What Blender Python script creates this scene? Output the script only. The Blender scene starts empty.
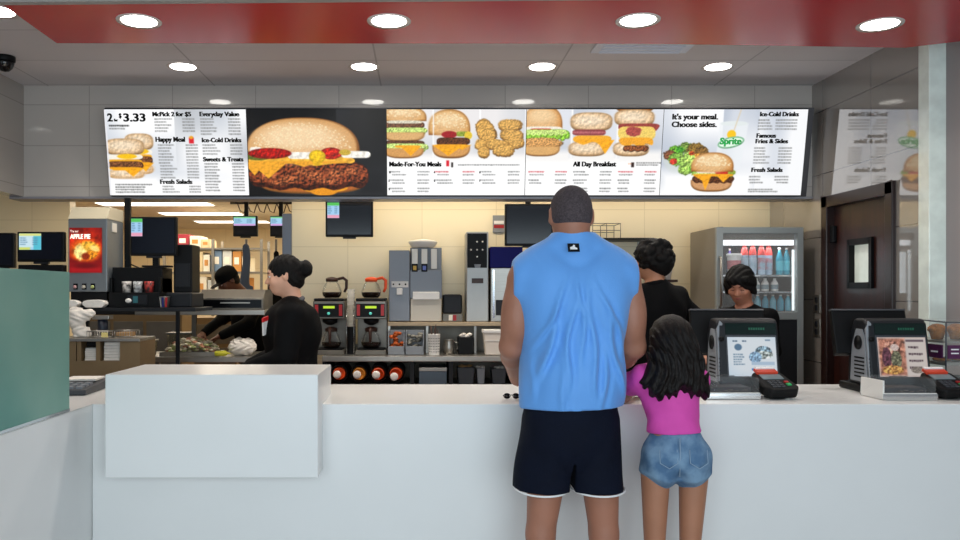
import bpy, bmesh, math, random
import numpy as np
from mathutils import Vector, Matrix, Euler
PI = math.pi
S = bpy.context.scene
col = S.collection
random.seed(4)

# ------------------------------------------------------------------ camera, world, large lights, exposure
EYE = 1.45
FOC, CX, CY = 810.0, 422.0, 293.0          # measured from the photograph's vanishing lines
cam = bpy.data.cameras.new('camera')
cam.sensor_width = 36.0; cam.lens = FOC / 960 * 36
cam.shift_x = (480 - CX) / 960; cam.shift_y = (CY - 270) / 960
cam.clip_start = 0.05; cam.clip_end = 100
camo = bpy.data.objects.new('camera', cam); col.objects.link(camo)
camo.location = (0, 0, EYE); camo.rotation_euler = (PI / 2, 0, 0)
S.camera = camo
w = bpy.data.worlds.new('world'); S.world = w; w.use_nodes = True
bg = w.node_tree.nodes['Background']
bg.inputs[0].default_value = (0.72, 0.86, 1.0, 1); bg.inputs[1].default_value = 0.45

def area(name, loc, rot, sx, sy, power, color, shape='RECTANGLE', spread=PI):
    l = bpy.data.lights.new(name, 'AREA'); l.shape = shape; l.size = sx; l.size_y = sy
    l.energy = power; l.color = color; l.spread = spread
    o = bpy.data.objects.new(name, l); col.objects.link(o); o.location = loc; o.rotation_euler = rot
    return o
DAY = area('storefront_daylight', (0.5, -1.1, 1.35), (PI / 2, 0, math.radians(4)), 5.2, 2.1, 138, (0.79, 0.925, 1.0))
# strip lights over the service line, behind the menu wall
area('service_line_light', (0.2, 6.28, 2.40), (0, 0, 0), 2.4, 0.14, 10.5, (1.0, 0.85, 0.62))
area('service_line_light', (2.1, 6.35, 2.40), (0, 0, 0), 1.2, 0.14, 3.5, (1.0, 0.84, 0.64))
area('kitchen_light', (-2.3, 6.9, 2.42), (0, 0, 0), 2.2, 0.3, 12, (1.0, 0.83, 0.60))
area('kitchen_light', (-2.3, 9.6, 2.40), (0, 0, 0), 3.0, 2.6, 90, (1.0, 0.90, 0.72))
S.view_settings.view_transform = 'Standard'
S.view_settings.look = 'None'
S.view_settings.exposure = 0.0
S.view_settings.gamma = 1.0
S.view_settings.use_curve_mapping = False

# ------------------------------------------------------------------ helpers
def X(px, d): return (px - CX) / FOC * d
def Z(py, d): return EYE - (py - CY) / FOC * d
def lin(c):
    if isinstance(c, str):
        c = c.lstrip('#'); c = [int(c[i:i + 2], 16) / 255 for i in (0, 2, 4)]
    return tuple(((v + 0.055) / 1.055) ** 2.4 if v > 0.04045 else v / 12.92 for v in c)

def pbr(name, c, rough=0.5, metal=0.0, var=0.0, vscale=8.0, bump=0.0, bscale=40.0, spec=0.5, trans=0.0, ior=1.45,
        alpha=1.0, emit=None, estr=0.0, stretch=None, coat=0.0, c2=None, sheen=0.0):
    m = bpy.data.materials.new(name); m.use_nodes = True
    nt = m.node_tree; b = nt.nodes['Principled BSDF']
    c = lin(c) if isinstance(c, str) else c
    b.inputs['Base Color'].default_value = (*c, 1); b.inputs['Roughness'].default_value = rough
    b.inputs['Metallic'].default_value = metal; b.inputs['Specular IOR Level'].default_value = spec
    b.inputs['Transmission Weight'].default_value = trans; b.inputs['IOR'].default_value = ior
    b.inputs['Alpha'].default_value = alpha; b.inputs['Coat Weight'].default_value = coat
    b.inputs['Coat Roughness'].default_value = 0.08; b.inputs['Sheen Weight'].default_value = sheen
    if emit is not None:
        e = lin(emit) if isinstance(emit, str) else emit
        b.inputs['Emission Color'].default_value = (*e, 1); b.inputs['Emission Strength'].default_value = estr
    tc = nt.nodes.new('ShaderNodeTexCoord'); mp = nt.nodes.new('ShaderNodeMapping')
    nt.links.new(tc.outputs['Object'], mp.inputs[0])
    if stretch: mp.inputs['Scale'].default_value = stretch
    if var > 0 or c2:
        n = nt.nodes.new('ShaderNodeTexNoise'); n.inputs['Scale'].default_value = vscale; n.inputs['Detail'].default_value = 3
        nt.links.new(mp.outputs[0], n.inputs['Vector'])
        mx = nt.nodes.new('ShaderNodeMix'); mx.data_type = 'RGBA'
        if c2: ca, cb = c, (lin(c2) if isinstance(c2, str) else c2)
        else: ca = tuple(max(0, v * (1 - var)) for v in c); cb = tuple(min(1, v * (1 + var)) for v in c)
        mx.inputs['A'].default_value = (*ca, 1); mx.inputs['B'].default_value = (*cb, 1)
        rp = nt.nodes.new('ShaderNodeMapRange'); rp.inputs[1].default_value = 0.35; rp.inputs[2].default_value = 0.65
        nt.links.new(n.outputs['Fac'], rp.inputs[0]); nt.links.new(rp.outputs[0], mx.inputs['Factor'])
        nt.links.new(mx.outputs['Result'], b.inputs['Base Color'])
    if bump > 0:
        n2 = nt.nodes.new('ShaderNodeTexNoise'); n2.inputs['Scale'].default_value = bscale; n2.inputs['Detail'].default_value = 4
        nt.links.new(mp.outputs[0], n2.inputs['Vector'])
        bp = nt.nodes.new('ShaderNodeBump'); bp.inputs['Strength'].default_value = bump; bp.inputs['Distance'].default_value = 0.01
        nt.links.new(n2.outputs['Fac'], bp.inputs['Height']); nt.links.new(bp.outputs[0], b.inputs['Normal'])
    return m

def tile(name, c, mortar, bw, bh, plane, rough=0.25, ox=0.0, oz=0.0, ms=0.004, spec=0.5, var=0.04, coat=0.0, metal=0.0):
    m = bpy.data.materials.new(name); m.use_nodes = True
    nt = m.node_tree; b = nt.nodes['Principled BSDF']
    tc = nt.nodes.new('ShaderNodeTexCoord'); sp = nt.nodes.new('ShaderNodeSeparateXYZ'); cb = nt.nodes.new('ShaderNodeCombineXYZ')
    nt.links.new(tc.outputs['Object'], sp.inputs[0])
    a1, a2 = {'xz': (0, 2), 'yz': (1, 2), 'xy': (0, 1)}[plane]
    for k, (ax, of) in enumerate(((a1, ox), (a2, oz))):
        ad = nt.nodes.new('ShaderNodeMath'); ad.operation = 'ADD'; ad.inputs[1].default_value = of + 60 * (bw if k == 0 else bh)
        nt.links.new(sp.outputs[ax], ad.inputs[0]); nt.links.new(ad.outputs[0], cb.inputs[k])
    br = nt.nodes.new('ShaderNodeTexBrick'); br.offset = 0.0; br.squash = 1.0
    nt.links.new(cb.outputs[0], br.inputs['Vector'])
    c = lin(c); mo = lin(mortar)
    br.inputs['Color1'].default_value = (*[v * (1 - var) for v in c], 1)
    br.inputs['Color2'].default_value = (*[min(1, v * (1 + var)) for v in c], 1)
    br.inputs['Mortar'].default_value = (*mo, 1); br.inputs['Scale'].default_value = 1.0
    br.inputs['Mortar Size'].default_value = ms; br.inputs['Mortar Smooth'].default_value = 0.2
    br.inputs['Brick Width'].default_value = bw; br.inputs['Row Height'].default_value = bh
    nt.links.new(br.outputs['Color'], b.inputs['Base Color'])
    b.inputs['Roughness'].default_value = rough; b.inputs['Specular IOR Level'].default_value = spec
    b.inputs['Coat Weight'].default_value = coat; b.inputs['Coat Roughness'].default_value = 0.05; b.inputs['Metallic'].default_value = metal
    b.inputs['Coat IOR'].default_value = 1.5 + 0.5 * (coat >= 1)
    bp = nt.nodes.new('ShaderNodeBump'); bp.inputs['Strength'].default_value = 0.25; bp.inputs['Distance'].default_value = 0.002; bp.invert = True
    nt.links.new(br.outputs['Fac'], bp.inputs['Height']); nt.links.new(bp.outputs[0], b.inputs['Normal'])
    return m

def vcol_mat(name, strength=1.0, emissive=True, rough=0.4):
    m = bpy.data.materials.new(name); m.use_nodes = True
    nt = m.node_tree; b = nt.nodes['Principled BSDF']
    at = nt.nodes.new('ShaderNodeAttribute'); at.attribute_name = 'Col'
    b.inputs['Roughness'].default_value = rough
    if emissive:
        b.inputs['Base Color'].default_value = (0.01, 0.01, 0.01, 1); b.inputs['Specular IOR Level'].default_value = 0.12
        nt.links.new(at.outputs['Color'], b.inputs['Emission Color']); b.inputs['Emission Strength'].default_value = strength
    else:
        nt.links.new(at.outputs['Color'], b.inputs['Base Color'])
    return m

class MB:
    def __init__(s): s.v = []; s.f = []; s.sm = []
    def add(s, vs, fs, smooth=False, M=None):
        o = len(s.v)
        for v in vs: s.v.append(tuple(M @ Vector(v)) if M is not None else tuple(v))
        for f in fs: s.f.append(tuple(i + o for i in f)); s.sm.append(smooth)
        return s
    def box(s, x0, x1, y0, y1, z0, z1, M=None):
        vs = [(x, y, z) for x in (x0, x1) for y in (y0, y1) for z in (z0, z1)]
        return s.add(vs, [(0, 1, 3, 2), (4, 6, 7, 5), (0, 4, 5, 1), (2, 3, 7, 6), (0, 2, 6, 4), (1, 5, 7, 3)], M=M)
    def prism(s, pts, axis, a, b, M=None):
        """polygon pts extruded along axis; axis 'x': pts are (y,z); 'y': (x,z); 'z': (x,y)"""
        def mk(p, t): return {'x': (t, p[0], p[1]), 'y': (p[0], t, p[1]), 'z': (p[0], p[1], t)}[axis]
        n = len(pts); vs = [mk(p, a) for p in pts] + [mk(p, b) for p in pts]
        fs = [tuple(range(n))[::-1], tuple(range(n, 2 * n))] + [(i, (i + 1) % n, (i + 1) % n + n, i + n) for i in range(n)]
        return s.add(vs, fs, M=M)
    def lathe(s, prof, c=(0, 0, 0), n=24, axis='z', M=None, cap=True):
        """prof: list of (radius, height)"""
        vs = []; fs = []
        for r, h in prof:
            for i in range(n):
                a = 2 * PI * i / n; p = (r * math.cos(a), r * math.sin(a), h)
                if axis == 'y': p = (p[0], p[2], p[1])
                if axis == 'x': p = (p[2], p[0], p[1])
                vs.append((p[0] + c[0], p[1] + c[1], p[2] + c[2]))
        for k in range(len(prof) - 1):
            for i in range(n):
                j = (i + 1) % n; fs.append((k * n + i, k * n + j, (k + 1) * n + j, (k + 1) * n + i))
        if cap:
            fs.append(tuple(range(n))[::-1]); fs.append(tuple((len(prof) - 1) * n + i for i in range(n)))
        return s.add(vs, fs, True, M)
    def cyl(s, c, r, h, axis='z', n=20, r2=None, M=None):
        return s.lathe([(r, 0), (r if r2 is None else r2, h)], c, n, axis, M)
    def tube(s, pts, r, n=8, closed=False):
        pts = [Vector(p) for p in pts]; m = len(pts); vs = []; fs = []
        rr = r if isinstance(r, (list, tuple)) else [r] * m
        up = None
        for k, p in enumerate(pts):
            t = (pts[(k + 1) % m] - pts[k - 1]) if closed else (pts[min(k + 1, m - 1)] - pts[max(k - 1, 0)])
            if t.length < 1e-9: t = Vector((0, 0, 1))
            t.normalize()
            if up is None or abs(up.dot(t)) > 0.95: up = Vector((0, 0, 1)) if abs(t.z) < 0.9 else Vector((1, 0, 0))
            a = t.cross(up).normalized(); b = a.cross(t).normalized(); up = b
            for i in range(n):
                q = 2 * PI * i / n; vs.append(tuple(p + (a * math.cos(q) + b * math.sin(q)) * rr[k]))
        for k in range(m if closed else m - 1):
            for i in range(n):
                j = (i + 1) % n; k2 = (k + 1) % m
                fs.append((k * n + i, k * n + j, k2 * n + j, k2 * n + i))
        if not closed: fs.append(tuple(range(n))[::-1]); fs.append(tuple((m - 1) * n + i for i in range(n)))
        return s.add(vs, fs, True)
    def ball(s, c, r, n=16, M=None):
        r = r if isinstance(r, (tuple, list)) else (r, r, r); vs = []; fs = []; h = n // 2
        for k in range(h + 1):
            t = PI * k / h
            for i in range(n):
                a = 2 * PI * i / n; vs.append((c[0] + r[0] * math.sin(t) * math.cos(a), c[1] + r[1] * math.sin(t) * math.sin(a), c[2] + r[2] * math.cos(t)))
        for k in range(h):
            for i in range(n): fs.append((k * n + i, (k + 1) * n + i, (k + 1) * n + (i + 1) % n, k * n + (i + 1) % n))
        return s.add(vs, fs, True, M)
    def build(s, name, m, parent=None, bevel=0.0, seg=2, world=False, merge=True):
        me = bpy.data.meshes.new(name)
        off = Vector((0, 0, 0))
        if world and parent is not None: off = parent.location
        me.from_pydata([(v[0] - off[0], v[1] - off[1], v[2] - off[2]) for v in s.v], [], s.f)
        me.polygons.foreach_set('use_smooth', s.sm)
        bm = bmesh.new(); bm.from_mesh(me)
        if merge: bmesh.ops.remove_doubles(bm, verts=bm.verts, dist=1e-5)
        bmesh.ops.recalc_face_normals(bm, faces=bm.faces)
        bm.to_mesh(me); bm.free()
        me.materials.append(m)
        o = bpy.data.objects.new(name, me); col.objects.link(o)
        if parent is not None: o.parent = parent
        if bevel > 0:
            b = o.modifiers.new('bevel', 'BEVEL'); b.width = bevel; b.segments = seg; b.limit_method = 'ANGLE'; b.angle_limit = 0.6
            b.harden_normals = False
        return o

def tag(o, label=None, cat=None, group=None, kind=None):
    if label: o['label'] = label
    if cat: o['category'] = cat
    if group: o['group'] = group
    if kind: o['kind'] = kind
    return o
def thing(name, label, cat, loc=(0, 0, 0), rz=0.0, group=None, rx=0.0):
    o = bpy.data.objects.new(name, None); col.objects.link(o); o.empty_display_size = 0.05
    if 0.5 < loc[2] < 2.1 and rx == 0: loc = (loc[0], loc[1], loc[2] + 0.0015)
    o.location = loc; o.rotation_euler = (rx, 0, rz)
    return tag(o, label, cat, group)
def struct(name, mb, m, parent=None, **k):
    o = mb.build(name, m, parent, **k)
    if parent is None: o['kind'] = 'structure'
    return o
def dup(root, loc, rz, label, group=None):
    if 0.5 < loc[2] < 2.1: loc = (loc[0], loc[1], loc[2] + 0.0015)
    r = root.copy(); col.objects.link(r); r.location = loc; r.rotation_euler = (root.rotation_euler[0], 0, rz); r['label'] = label
    if group: r['group'] = group
    for ch in list(root.children):
        c = ch.copy(); col.objects.link(c); c.parent = r
        for g in list(ch.children):
            d = g.copy(); col.objects.link(d); d.parent = c
    return r

_tc = {}
def text_geo(body, size, bold=0.0, xs=1.0, align='LEFT'):
    key = (body, bold, align)
    if key not in _tc:
        cu = bpy.data.curves.new('t', 'FONT'); cu.body = body; cu.size = 1.0; cu.offset = bold; cu.align_x = align; cu.resolution_u = 3
        o = bpy.data.objects.new('t', cu); col.objects.link(o)
        bpy.context.view_layer.update()
        me = bpy.data.meshes.new_from_object(o.evaluated_get(bpy.context.evaluated_depsgraph_get()))
        _tc[key] = ([tuple(v.co) for v in me.vertices], [tuple(p.vertices) for p in me.polygons])
        bpy.data.objects.remove(o); bpy.data.curves.remove(cu); bpy.data.meshes.remove(me)
    vs, fs = _tc[key]
    return [(v[0] * size * xs, v[1] * size) for v in vs], fs
def put_text(mb, body, x, z, size, y=0.0, bold=0.03, width=None, align='LEFT'):
    """writing in the XZ plane, facing -Y, baseline at z"""
    vs, fs = text_geo(body, size, bold, 1.0, align)
    if width and vs:
        wd = max(v[0] for v in vs) - min(v[0] for v in vs); k = width / max(wd, 1e-6)
        vs = [(v[0] * k, v[1]) for v in vs]
    mb.add([(x + v[0], y, z + v[1]) for v in vs], fs)

# ---- signed-distance bodies: smooth blended volumes turned into one continuous skin
class Vox:
    def __init__(s, lo, hi, h=0.006):
        s.lo = np.array(lo, float); s.h = h
        s.n = np.ceil((np.array(hi) - s.lo) / h).astype(int) + 1
        s.D = np.full(s.n, 0.5, np.float32)
    def sub(s, lo, hi):
        a = np.clip(np.floor((np.array(lo) - s.lo) / s.h).astype(int), 0, s.n); b = np.clip(np.ceil((np.array(hi) - s.lo) / s.h).astype(int) + 1, 0, s.n)
        sl = tuple(slice(a[i], b[i]) for i in range(3))
        g = [s.lo[i] + s.h * np.arange(a[i], b[i]) for i in range(3)]
        return sl, np.meshgrid(*g, indexing='ij', sparse=True)
    def put(s, f, lo, hi, k, cut=False):
        pad = max(k * 1.5, 0.02) + 2 * s.h
        sl, (x, y, z) = s.sub(np.array(lo) - pad, np.array(hi) + pad)
        A = s.D[sl]
        if A.size == 0: return
        d = f(x, y, z)
        if cut: d = -d; s.D[sl] = np.maximum(A, d) if k <= 0 else -s._smin(-A, -d, k); return
        s.D[sl] = s._smin(A, d, k) if k > 0 else np.minimum(A, d)
    @staticmethod
    def _smin(a, b, k):
        h = np.maximum(k - np.abs(a - b), 0) / k
        return np.minimum(a, b) - h * h * k * 0.25
    def cone(s, a, b, ra, rb, k=0.02, sc=(1, 1, 1), cut=False):
        a = np.array(a, float); b = np.array(b, float); sc = np.array(sc, float)
        R = max(ra, rb); lo = np.minimum(a, b) - R * sc; hi = np.maximum(a, b) + R * sc
        def f(x, y, z):
            A = a / sc; B = b / sc; ab = B - A; L = max(ab @ ab, 1e-12)
            px, py, pz = x / sc[0] - A[0], y / sc[1] - A[1], z / sc[2] - A[2]
            t = np.clip((px * ab[0] + py * ab[1] + pz * ab[2]) / L, 0, 1)
            return (np.sqrt((px - t * ab[0]) ** 2 + (py - t * ab[1]) ** 2 + (pz - t * ab[2]) ** 2) - (ra + t * (rb - ra))) * min(sc)
        s.put(f, lo, hi, k, cut)
    def ell(s, c, r, k=0.02, R=None, cut=False):
        c = np.array(c, float); r = np.array(r, float); m = r.max()
        Ri = np.array(R.transposed()) if R is not None else None
        def f(x, y, z):
            px, py, pz = x - c[0], y - c[1], z - c[2]
            if Ri is not None: px, py, pz = [Ri[i][0] * px + Ri[i][1] * py + Ri[i][2] * pz for i in range(3)]
            k0 = np.sqrt((px / r[0]) ** 2 + (py / r[1]) ** 2 + (pz / r[2]) ** 2)
            k1 = np.sqrt((px / r[0] ** 2) ** 2 + (py / r[1] ** 2) ** 2 + (pz / r[2] ** 2) ** 2) + 1e-9
            return k0 * (k0 - 1) / k1
        s.put(f, c - m, c + m, k, cut)
    def plane(s, nrm, d):
        """keep n.p <= d"""
        sl, (x, y, z) = s.sub(s.lo, s.lo + s.h * s.n)
        s.D = np.maximum(s.D, (nrm[0] * x + nrm[1] * y + nrm[2] * z - d).astype(np.float32))
    def warp(s, f):
        sl, (x, y, z) = s.sub(s.lo, s.lo + s.h * s.n)
        s.D = s.D - f(x, y, z).astype(np.float32)
    def mesh(s, name, m, parent=None, loc=None, smooth=1):
        D = s.D; D[0] = D[-1] = 0.5; D[:, 0] = D[:, -1] = 0.5; D[:, :, 0] = D[:, :, -1] = 0.5
        neg = D < 0; nx, ny, nz = D.shape
        cs = np.zeros((nx - 1, ny - 1, nz - 1), np.int8)
        for i in (0, 1):
            for j in (0, 1):
                for k in (0, 1): cs += neg[i:nx - 1 + i, j:ny - 1 + j, k:nz - 1 + k]
        act = (cs > 0) & (cs < 8); idx = np.argwhere(act)
        ids = np.full(act.shape, -1, np.int64); ids[act] = np.arange(len(idx))
        P = np.zeros((len(idx), 3)); N = np.zeros(len(idx))
        cr = [(i, j, k) for i in (0, 1) for j in (0, 1) for k in (0, 1)]
        for a in cr:
            for ax in range(3):
                if a[ax] == 1: continue
                b = list(a); b[ax] = 1
                da = D[idx[:, 0] + a[0], idx[:, 1] + a[1], idx[:, 2] + a[2]]; db = D[idx[:, 0] + b[0], idx[:, 1] + b[1], idx[:, 2] + b[2]]
                mk = (da < 0) != (db < 0); t = np.where(mk, da / np.where(mk, da - db, 1), 0)
                pt = np.tile(np.array(a, float), (len(idx), 1)); pt[:, ax] += t
                P += pt * mk[:, None]; N += mk
        V = (idx + P / N[:, None]) * s.h + s.lo
        F = []
        for ax in range(3):
            u, v = [(1, 2), (2, 0), (0, 1)][ax]
            sa = [slice(None)] * 3; sb = [slice(None)] * 3; sa[ax] = slice(0, -1); sb[ax] = slice(1, None)
            A = neg[tuple(sa)]; B = neg[tuple(sb)]; e = np.argwhere(A != B)
            ok = (e[:, u] > 0) & (e[:, v] > 0) & (e[:, u] < D.shape[u] - 1) & (e[:, v] < D.shape[v] - 1); e = e[ok]
            fl = A[e[:, 0], e[:, 1], e[:, 2]]
            q = []
            for du, dv in ((1, 1), (0, 1), (0, 0), (1, 0)):
                c = e.copy(); c[:, u] -= du; c[:, v] -= dv; q.append(ids[c[:, 0], c[:, 1], c[:, 2]])
            q = np.stack(q, 1); q[~fl] = q[~fl][:, ::-1]; F.append(q)
        F = np.concatenate(F)
        for _ in range(smooth):
            acc = np.zeros_like(V); cnt = np.zeros(len(V))
            for a, b in ((0, 1), (1, 2), (2, 3), (3, 0)):
                np.add.at(acc, F[:, a], V[F[:, b]]); np.add.at(acc, F[:, b], V[F[:, a]]); np.add.at(cnt, F[:, a], 1); np.add.at(cnt, F[:, b], 1)
            V = V * 0.5 + acc / np.maximum(cnt, 1)[:, None] * 0.5
        me = bpy.data.meshes.new(name)
        me.vertices.add(len(V)); me.vertices.foreach_set('co', V.ravel())
        me.loops.add(len(F) * 4); me.loops.foreach_set('vertex_index', F.ravel().astype(np.int32))
        me.polygons.add(len(F)); me.polygons.foreach_set('loop_start', np.arange(0, len(F) * 4, 4, dtype=np.int32))
        me.polygons.foreach_set('use_smooth', np.ones(len(F), bool))
        me.update(calc_edges=True); me.validate()
        me.materials.append(m)
        o = bpy.data.objects.new(name, me); col.objects.link(o)
        if parent is not None: o.parent = parent
        if loc: o.location = loc
        return o
# ------------------------------------------------------------------ the room
M = {}
M['tile_hdr'] = tile('taupe_wall_tile', '#bdb6b0', '#a09993', 0.61, 0.30, 'xz', rough=0.05, ox=0.0, oz=-0.13, ms=0.003, coat=0.0)
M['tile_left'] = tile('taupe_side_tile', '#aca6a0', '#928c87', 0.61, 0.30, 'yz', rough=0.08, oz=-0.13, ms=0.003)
M['tile_right'] = tile('glossy_side_tile', '#8b8680', '#5f5a56', 0.62, 0.45, 'yz', rough=0.03, ox=0.42, oz=-0.05, ms=0.004, coat=1.0, spec=0.9)
M['cream'] = tile('cream_wall_tile', '#f6e9c8', '#e2d5b2', 0.61, 0.305, 'xz', rough=0.35, oz=0.0, ms=0.003, var=0.015)
M['cream_plain'] = tile('cream_kitchen_tile', '#efe0ba', '#cfc3a8', 0.61, 0.305, 'yz', rough=0.4, ms=0.003, var=0.015)
M['ceil'] = tile('ceiling_panel', '#d6d2d3', '#b3afb0', 1.22, 0.61, 'xy', rough=0.8, ox=0.3, oz=0.2, ms=0.006, spec=0.2, var=0.02)
M['kceil'] = tile('kitchen_ceiling_panel', '#d8d0bf', '#b3aa98', 1.22, 0.61, 'xy', rough=0.8, ms=0.006, spec=0.2, var=0.02)
M['red'] = pbr('red_soffit_lacquer', '#c41d2c', rough=0.24, spec=0.55)
M['fascia'] = pbr('grey_fascia', '#a9a4a0', rough=0.6, var=0.03)
M['floor'] = tile('floor_tile', '#8c8078', '#6d645d', 0.45, 0.45, 'xy', rough=0.35, ms=0.006)
M['kfloor'] = tile('kitchen_floor_tile', '#7a4a3a', '#5b4b42', 0.15, 0.15, 'xy', rough=0.5, ms=0.006)
M['white_wall'] = pbr('pale_mauve_wall', '#9b9394', rough=0.35, var=0.03, vscale=2)
M['column'] = pbr('pale_green_marble', '#e9f5ee', rough=0.18, var=0.08, vscale=9, coat=0.5)
M['white'] = pbr('white_solid_surface', '#e9eae9', rough=0.28, var=0.01, vscale=3, spec=0.5)
M['door'] = pbr('dark_red_wood', '#32140e', rough=0.38, c2='#260e09', vscale=5, stretch=(6, 6, 0.6), coat=0.1)
M['black'] = pbr('black_plastic', '#0a0b0d', rough=0.5, var=0.1, spec=0.25)
M['blackgl'] = pbr('black_gloss', '#08090d', rough=0.12)
M['charcoal'] = pbr('charcoal_plastic', '#1e2024', rough=0.45, var=0.06, spec=0.3)
M['dkgrey'] = pbr('dark_grey_plastic', '#3e4248', rough=0.45, var=0.05)
M['grey'] = pbr('grey_plastic', '#8b9096', rough=0.45, var=0.04)
M['steel'] = pbr('brushed_steel', '#a6a29b', rough=0.33, metal=0.85, var=0.06, vscale=6, stretch=(0.6, 6, 20))
M['steel_dk'] = pbr('dull_steel', '#7a756c', rough=0.45, metal=0.7, var=0.12, vscale=5)
M['chrome'] = pbr('bright_chrome', '#c9cbcc', rough=0.15, metal=1.0)
M['whitep'] = pbr('white_plastic', '#e8e6e1', rough=0.45, var=0.02)
M['paper'] = pbr('white_paper', '#efeae2', rough=0.8, var=0.04, vscale=30, bump=0.3)
M['gasket'] = pbr('kick_strip_grey', '#4a4a4c', rough=0.6)  # even dark grey of the counter's kick strip
M['clear'] = pbr('clear_acrylic', '#ffffff', rough=0.03, trans=1.0, ior=1.25, alpha=0.35)
M['glass_green'] = pbr('frosted_green_glass', '#a3cabd', rough=0.45, trans=0.35, ior=1.15, alpha=0.95, c2='#7fb5ab', vscale=1.6)
M['lamp'] = pbr('lamp_lens', '#ffffff', emit=(1, 0.97, 0.90), estr=18.0)
M['tube'] = pbr('fluorescent_lens', '#ffffff', emit=(1, 0.93, 0.80), estr=3.0)
M['ring'] = pbr('lamp_trim_ring', '#d9d2cc', rough=0.4)
M['print'] = pbr('black_print', '#0a0a0a', rough=0.6, spec=0.1)
M['white_print'] = pbr('white_print', '#f2f2f2', rough=0.6)
M['duct'] = pbr('pale_vent_metal', '#dfe6f2', rough=0.4)

H1, H2, HK = 2.77, 2.97, 2.45
XR, XL = 2.86, -2.92
struct('floor', MB().box(-5.2, 3.3, -4.2, 4.2, -0.1, 0), M['floor'])
struct('floor', MB().box(-5.2, 3.3, 4.2, 13.2, -0.1, 0), M['kfloor'])
struct('ceiling', MB().box(-5.2, 3.3, -3.9, 6.10, H2, H2 + 0.1), M['ceil'])
struct('ceiling', MB().box(-5.2, 3.3, 6.10, 13.2, HK, HK + 0.1), M['kceil'])
# dropped red soffit over the counter with its grey front fascia (right end swings towards the room)
sof = MB().prism([(-1.93, 4.28), (-1.92, 3.71), (2.80, 3.60), (2.82, 4.25), (2.60, 4.36), (1.17, 4.29)], 'z', H1, H2)
struct('ceiling_soffit', sof, M['red'])
struct('ceiling_fascia', MB().prism([(-1.924, 3.71), (-1.924, 3.67), (2.80, 3.56), (2.80, 3.60)], 'z', H1 - 0.002, H2), M['fascia'])
# wall that carries the menu, and its return on the left
struct('wall_menu', MB().box(XL, XR, 5.94, 6.10, 2.156, H2), M['tile_hdr'])
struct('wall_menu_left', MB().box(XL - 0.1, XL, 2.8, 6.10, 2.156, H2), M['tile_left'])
struct('wall_back', MB().box(-1.07, 3.05, 6.66, 6.80, 0, HK), M['cream'])
struct('wall_kitchen_back', MB().box(-5.0, -0.9, 12.6, 12.75, 0, HK), M['cream'])
struct('wall_kitchen_left', MB().box(-5.1, -5.0, 2.8, 12.75, 0, HK), M['cream_plain'])
struct('wall_kitchen_nook', MB().box(-5.0, X(70, 7.6), 7.6, 7.72, 0, HK), M['cream'])
struct('wall_kitchen_right', MB().box(-1.07, -0.93, 6.80, 12.6, 0, HK), M['cream_plain'])
struct('trim_1', MB().box(X(283, 6.66), -1.068, 6.62, 6.82, 0, Z(214, 6.66)), pbr('blue_grey_corner_guard', '#6d7482', rough=0.35, metal=0.3), bevel=0.004)
struct('trim_2', MB().box(XL - 0.1, XR, 5.925, 6.105, 2.137, 2.156), pbr('grey_edge_trim', '#9a989e', rough=0.4, metal=0.3), bevel=0.003)
# right wall with its door opening
DY0, DY1, DH = 4.95, 5.70, 2.06
struct('wall_right', MB().box(XR, 3.05, 4.66, DY0, 0, H2).box(XR, 3.05, DY1, 6.66, 0, H2).box(XR, 3.05, DY0, DY1, DH, H2), M['tile_right'])
struct('wall_column', MB().box(XR - 0.006, 2.953, 4.56, 4.66, 0, H2), M['column'], bevel=0.004)
struct('wall_right_front', MB().box(2.951, 3.05, -4.0, 4.66, 0, H2), M['white_wall'])
struct('wall_left_front', MB().box(-5.2, -5.1, -4.0, 2.8, 0, H2), M['white_wall'])
dr = thing('door_1', None, None, (XR, 5.32, 0)); dr['kind'] = 'structure'
fr = MB()
fr.box(XR - 0.025, XR + 0.19, DY0 - 0.06, DY0 + 0.02, 0, DH + 0.07).box(XR - 0.025, XR + 0.19, DY1 - 0.02, DY1 + 0.06, 0, DH + 0.07).box(XR - 0.025, XR + 0.19, DY0 - 0.06, DY1 + 0.06, DH - 0.01, DH + 0.07)
fr.build('door_frame', pbr('black_brown_frame', '#24120f', rough=0.3), dr, bevel=0.005, world=True)
WY0, WY1, WZ0, WZ1 = 5.20, 5.46, 1.50, 1.79
sl = MB(); a, b = XR + 0.03, XR + 0.075
sl.box(a, b, DY0 + 0.02, WY0, 0.01, DH - 0.01).box(a, b, WY1, DY1 - 0.02, 0.01, DH - 0.01).box(a, b, WY0, WY1, 0.01, WZ0).box(a, b, WY0, WY1, WZ1, DH - 0.01)
sl.build('door_leaf', M['door'], dr, world=True)
wf = MB()
for (y0, y1, z0, z1) in ((WY0 - 0.02, WY0 + 0.012, WZ0 - 0.02, WZ1 + 0.02), (WY1 - 0.012, WY1 + 0.02, WZ0 - 0.02, WZ1 + 0.02), (WY0, WY1, WZ0 - 0.02, WZ0 + 0.02), (WY0, WY1, WZ1 - 0.02, WZ1 + 0.02)):
    wf.box(XR + 0.012, XR + 0.09, y0, y1, z0, z1)
wf.build('window_frame', M['black'], dr, world=True)
MB().box(XR + 0.05, XR + 0.056, WY0, WY1, WZ0, WZ1).build('window_pane', pbr('lit_door_pane', '#c8cfc8', rough=0.25, emit='#b9c2b4', estr=0.45, var=0.1, vscale=7), dr, world=True)
MB().box(XR + .0, XR + 0.03, DY1 - 0.06, DY1 - 0.01, 1.80, 1.92).build('door_closer', M['black'], dr, world=True, bevel=0.006)
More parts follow.
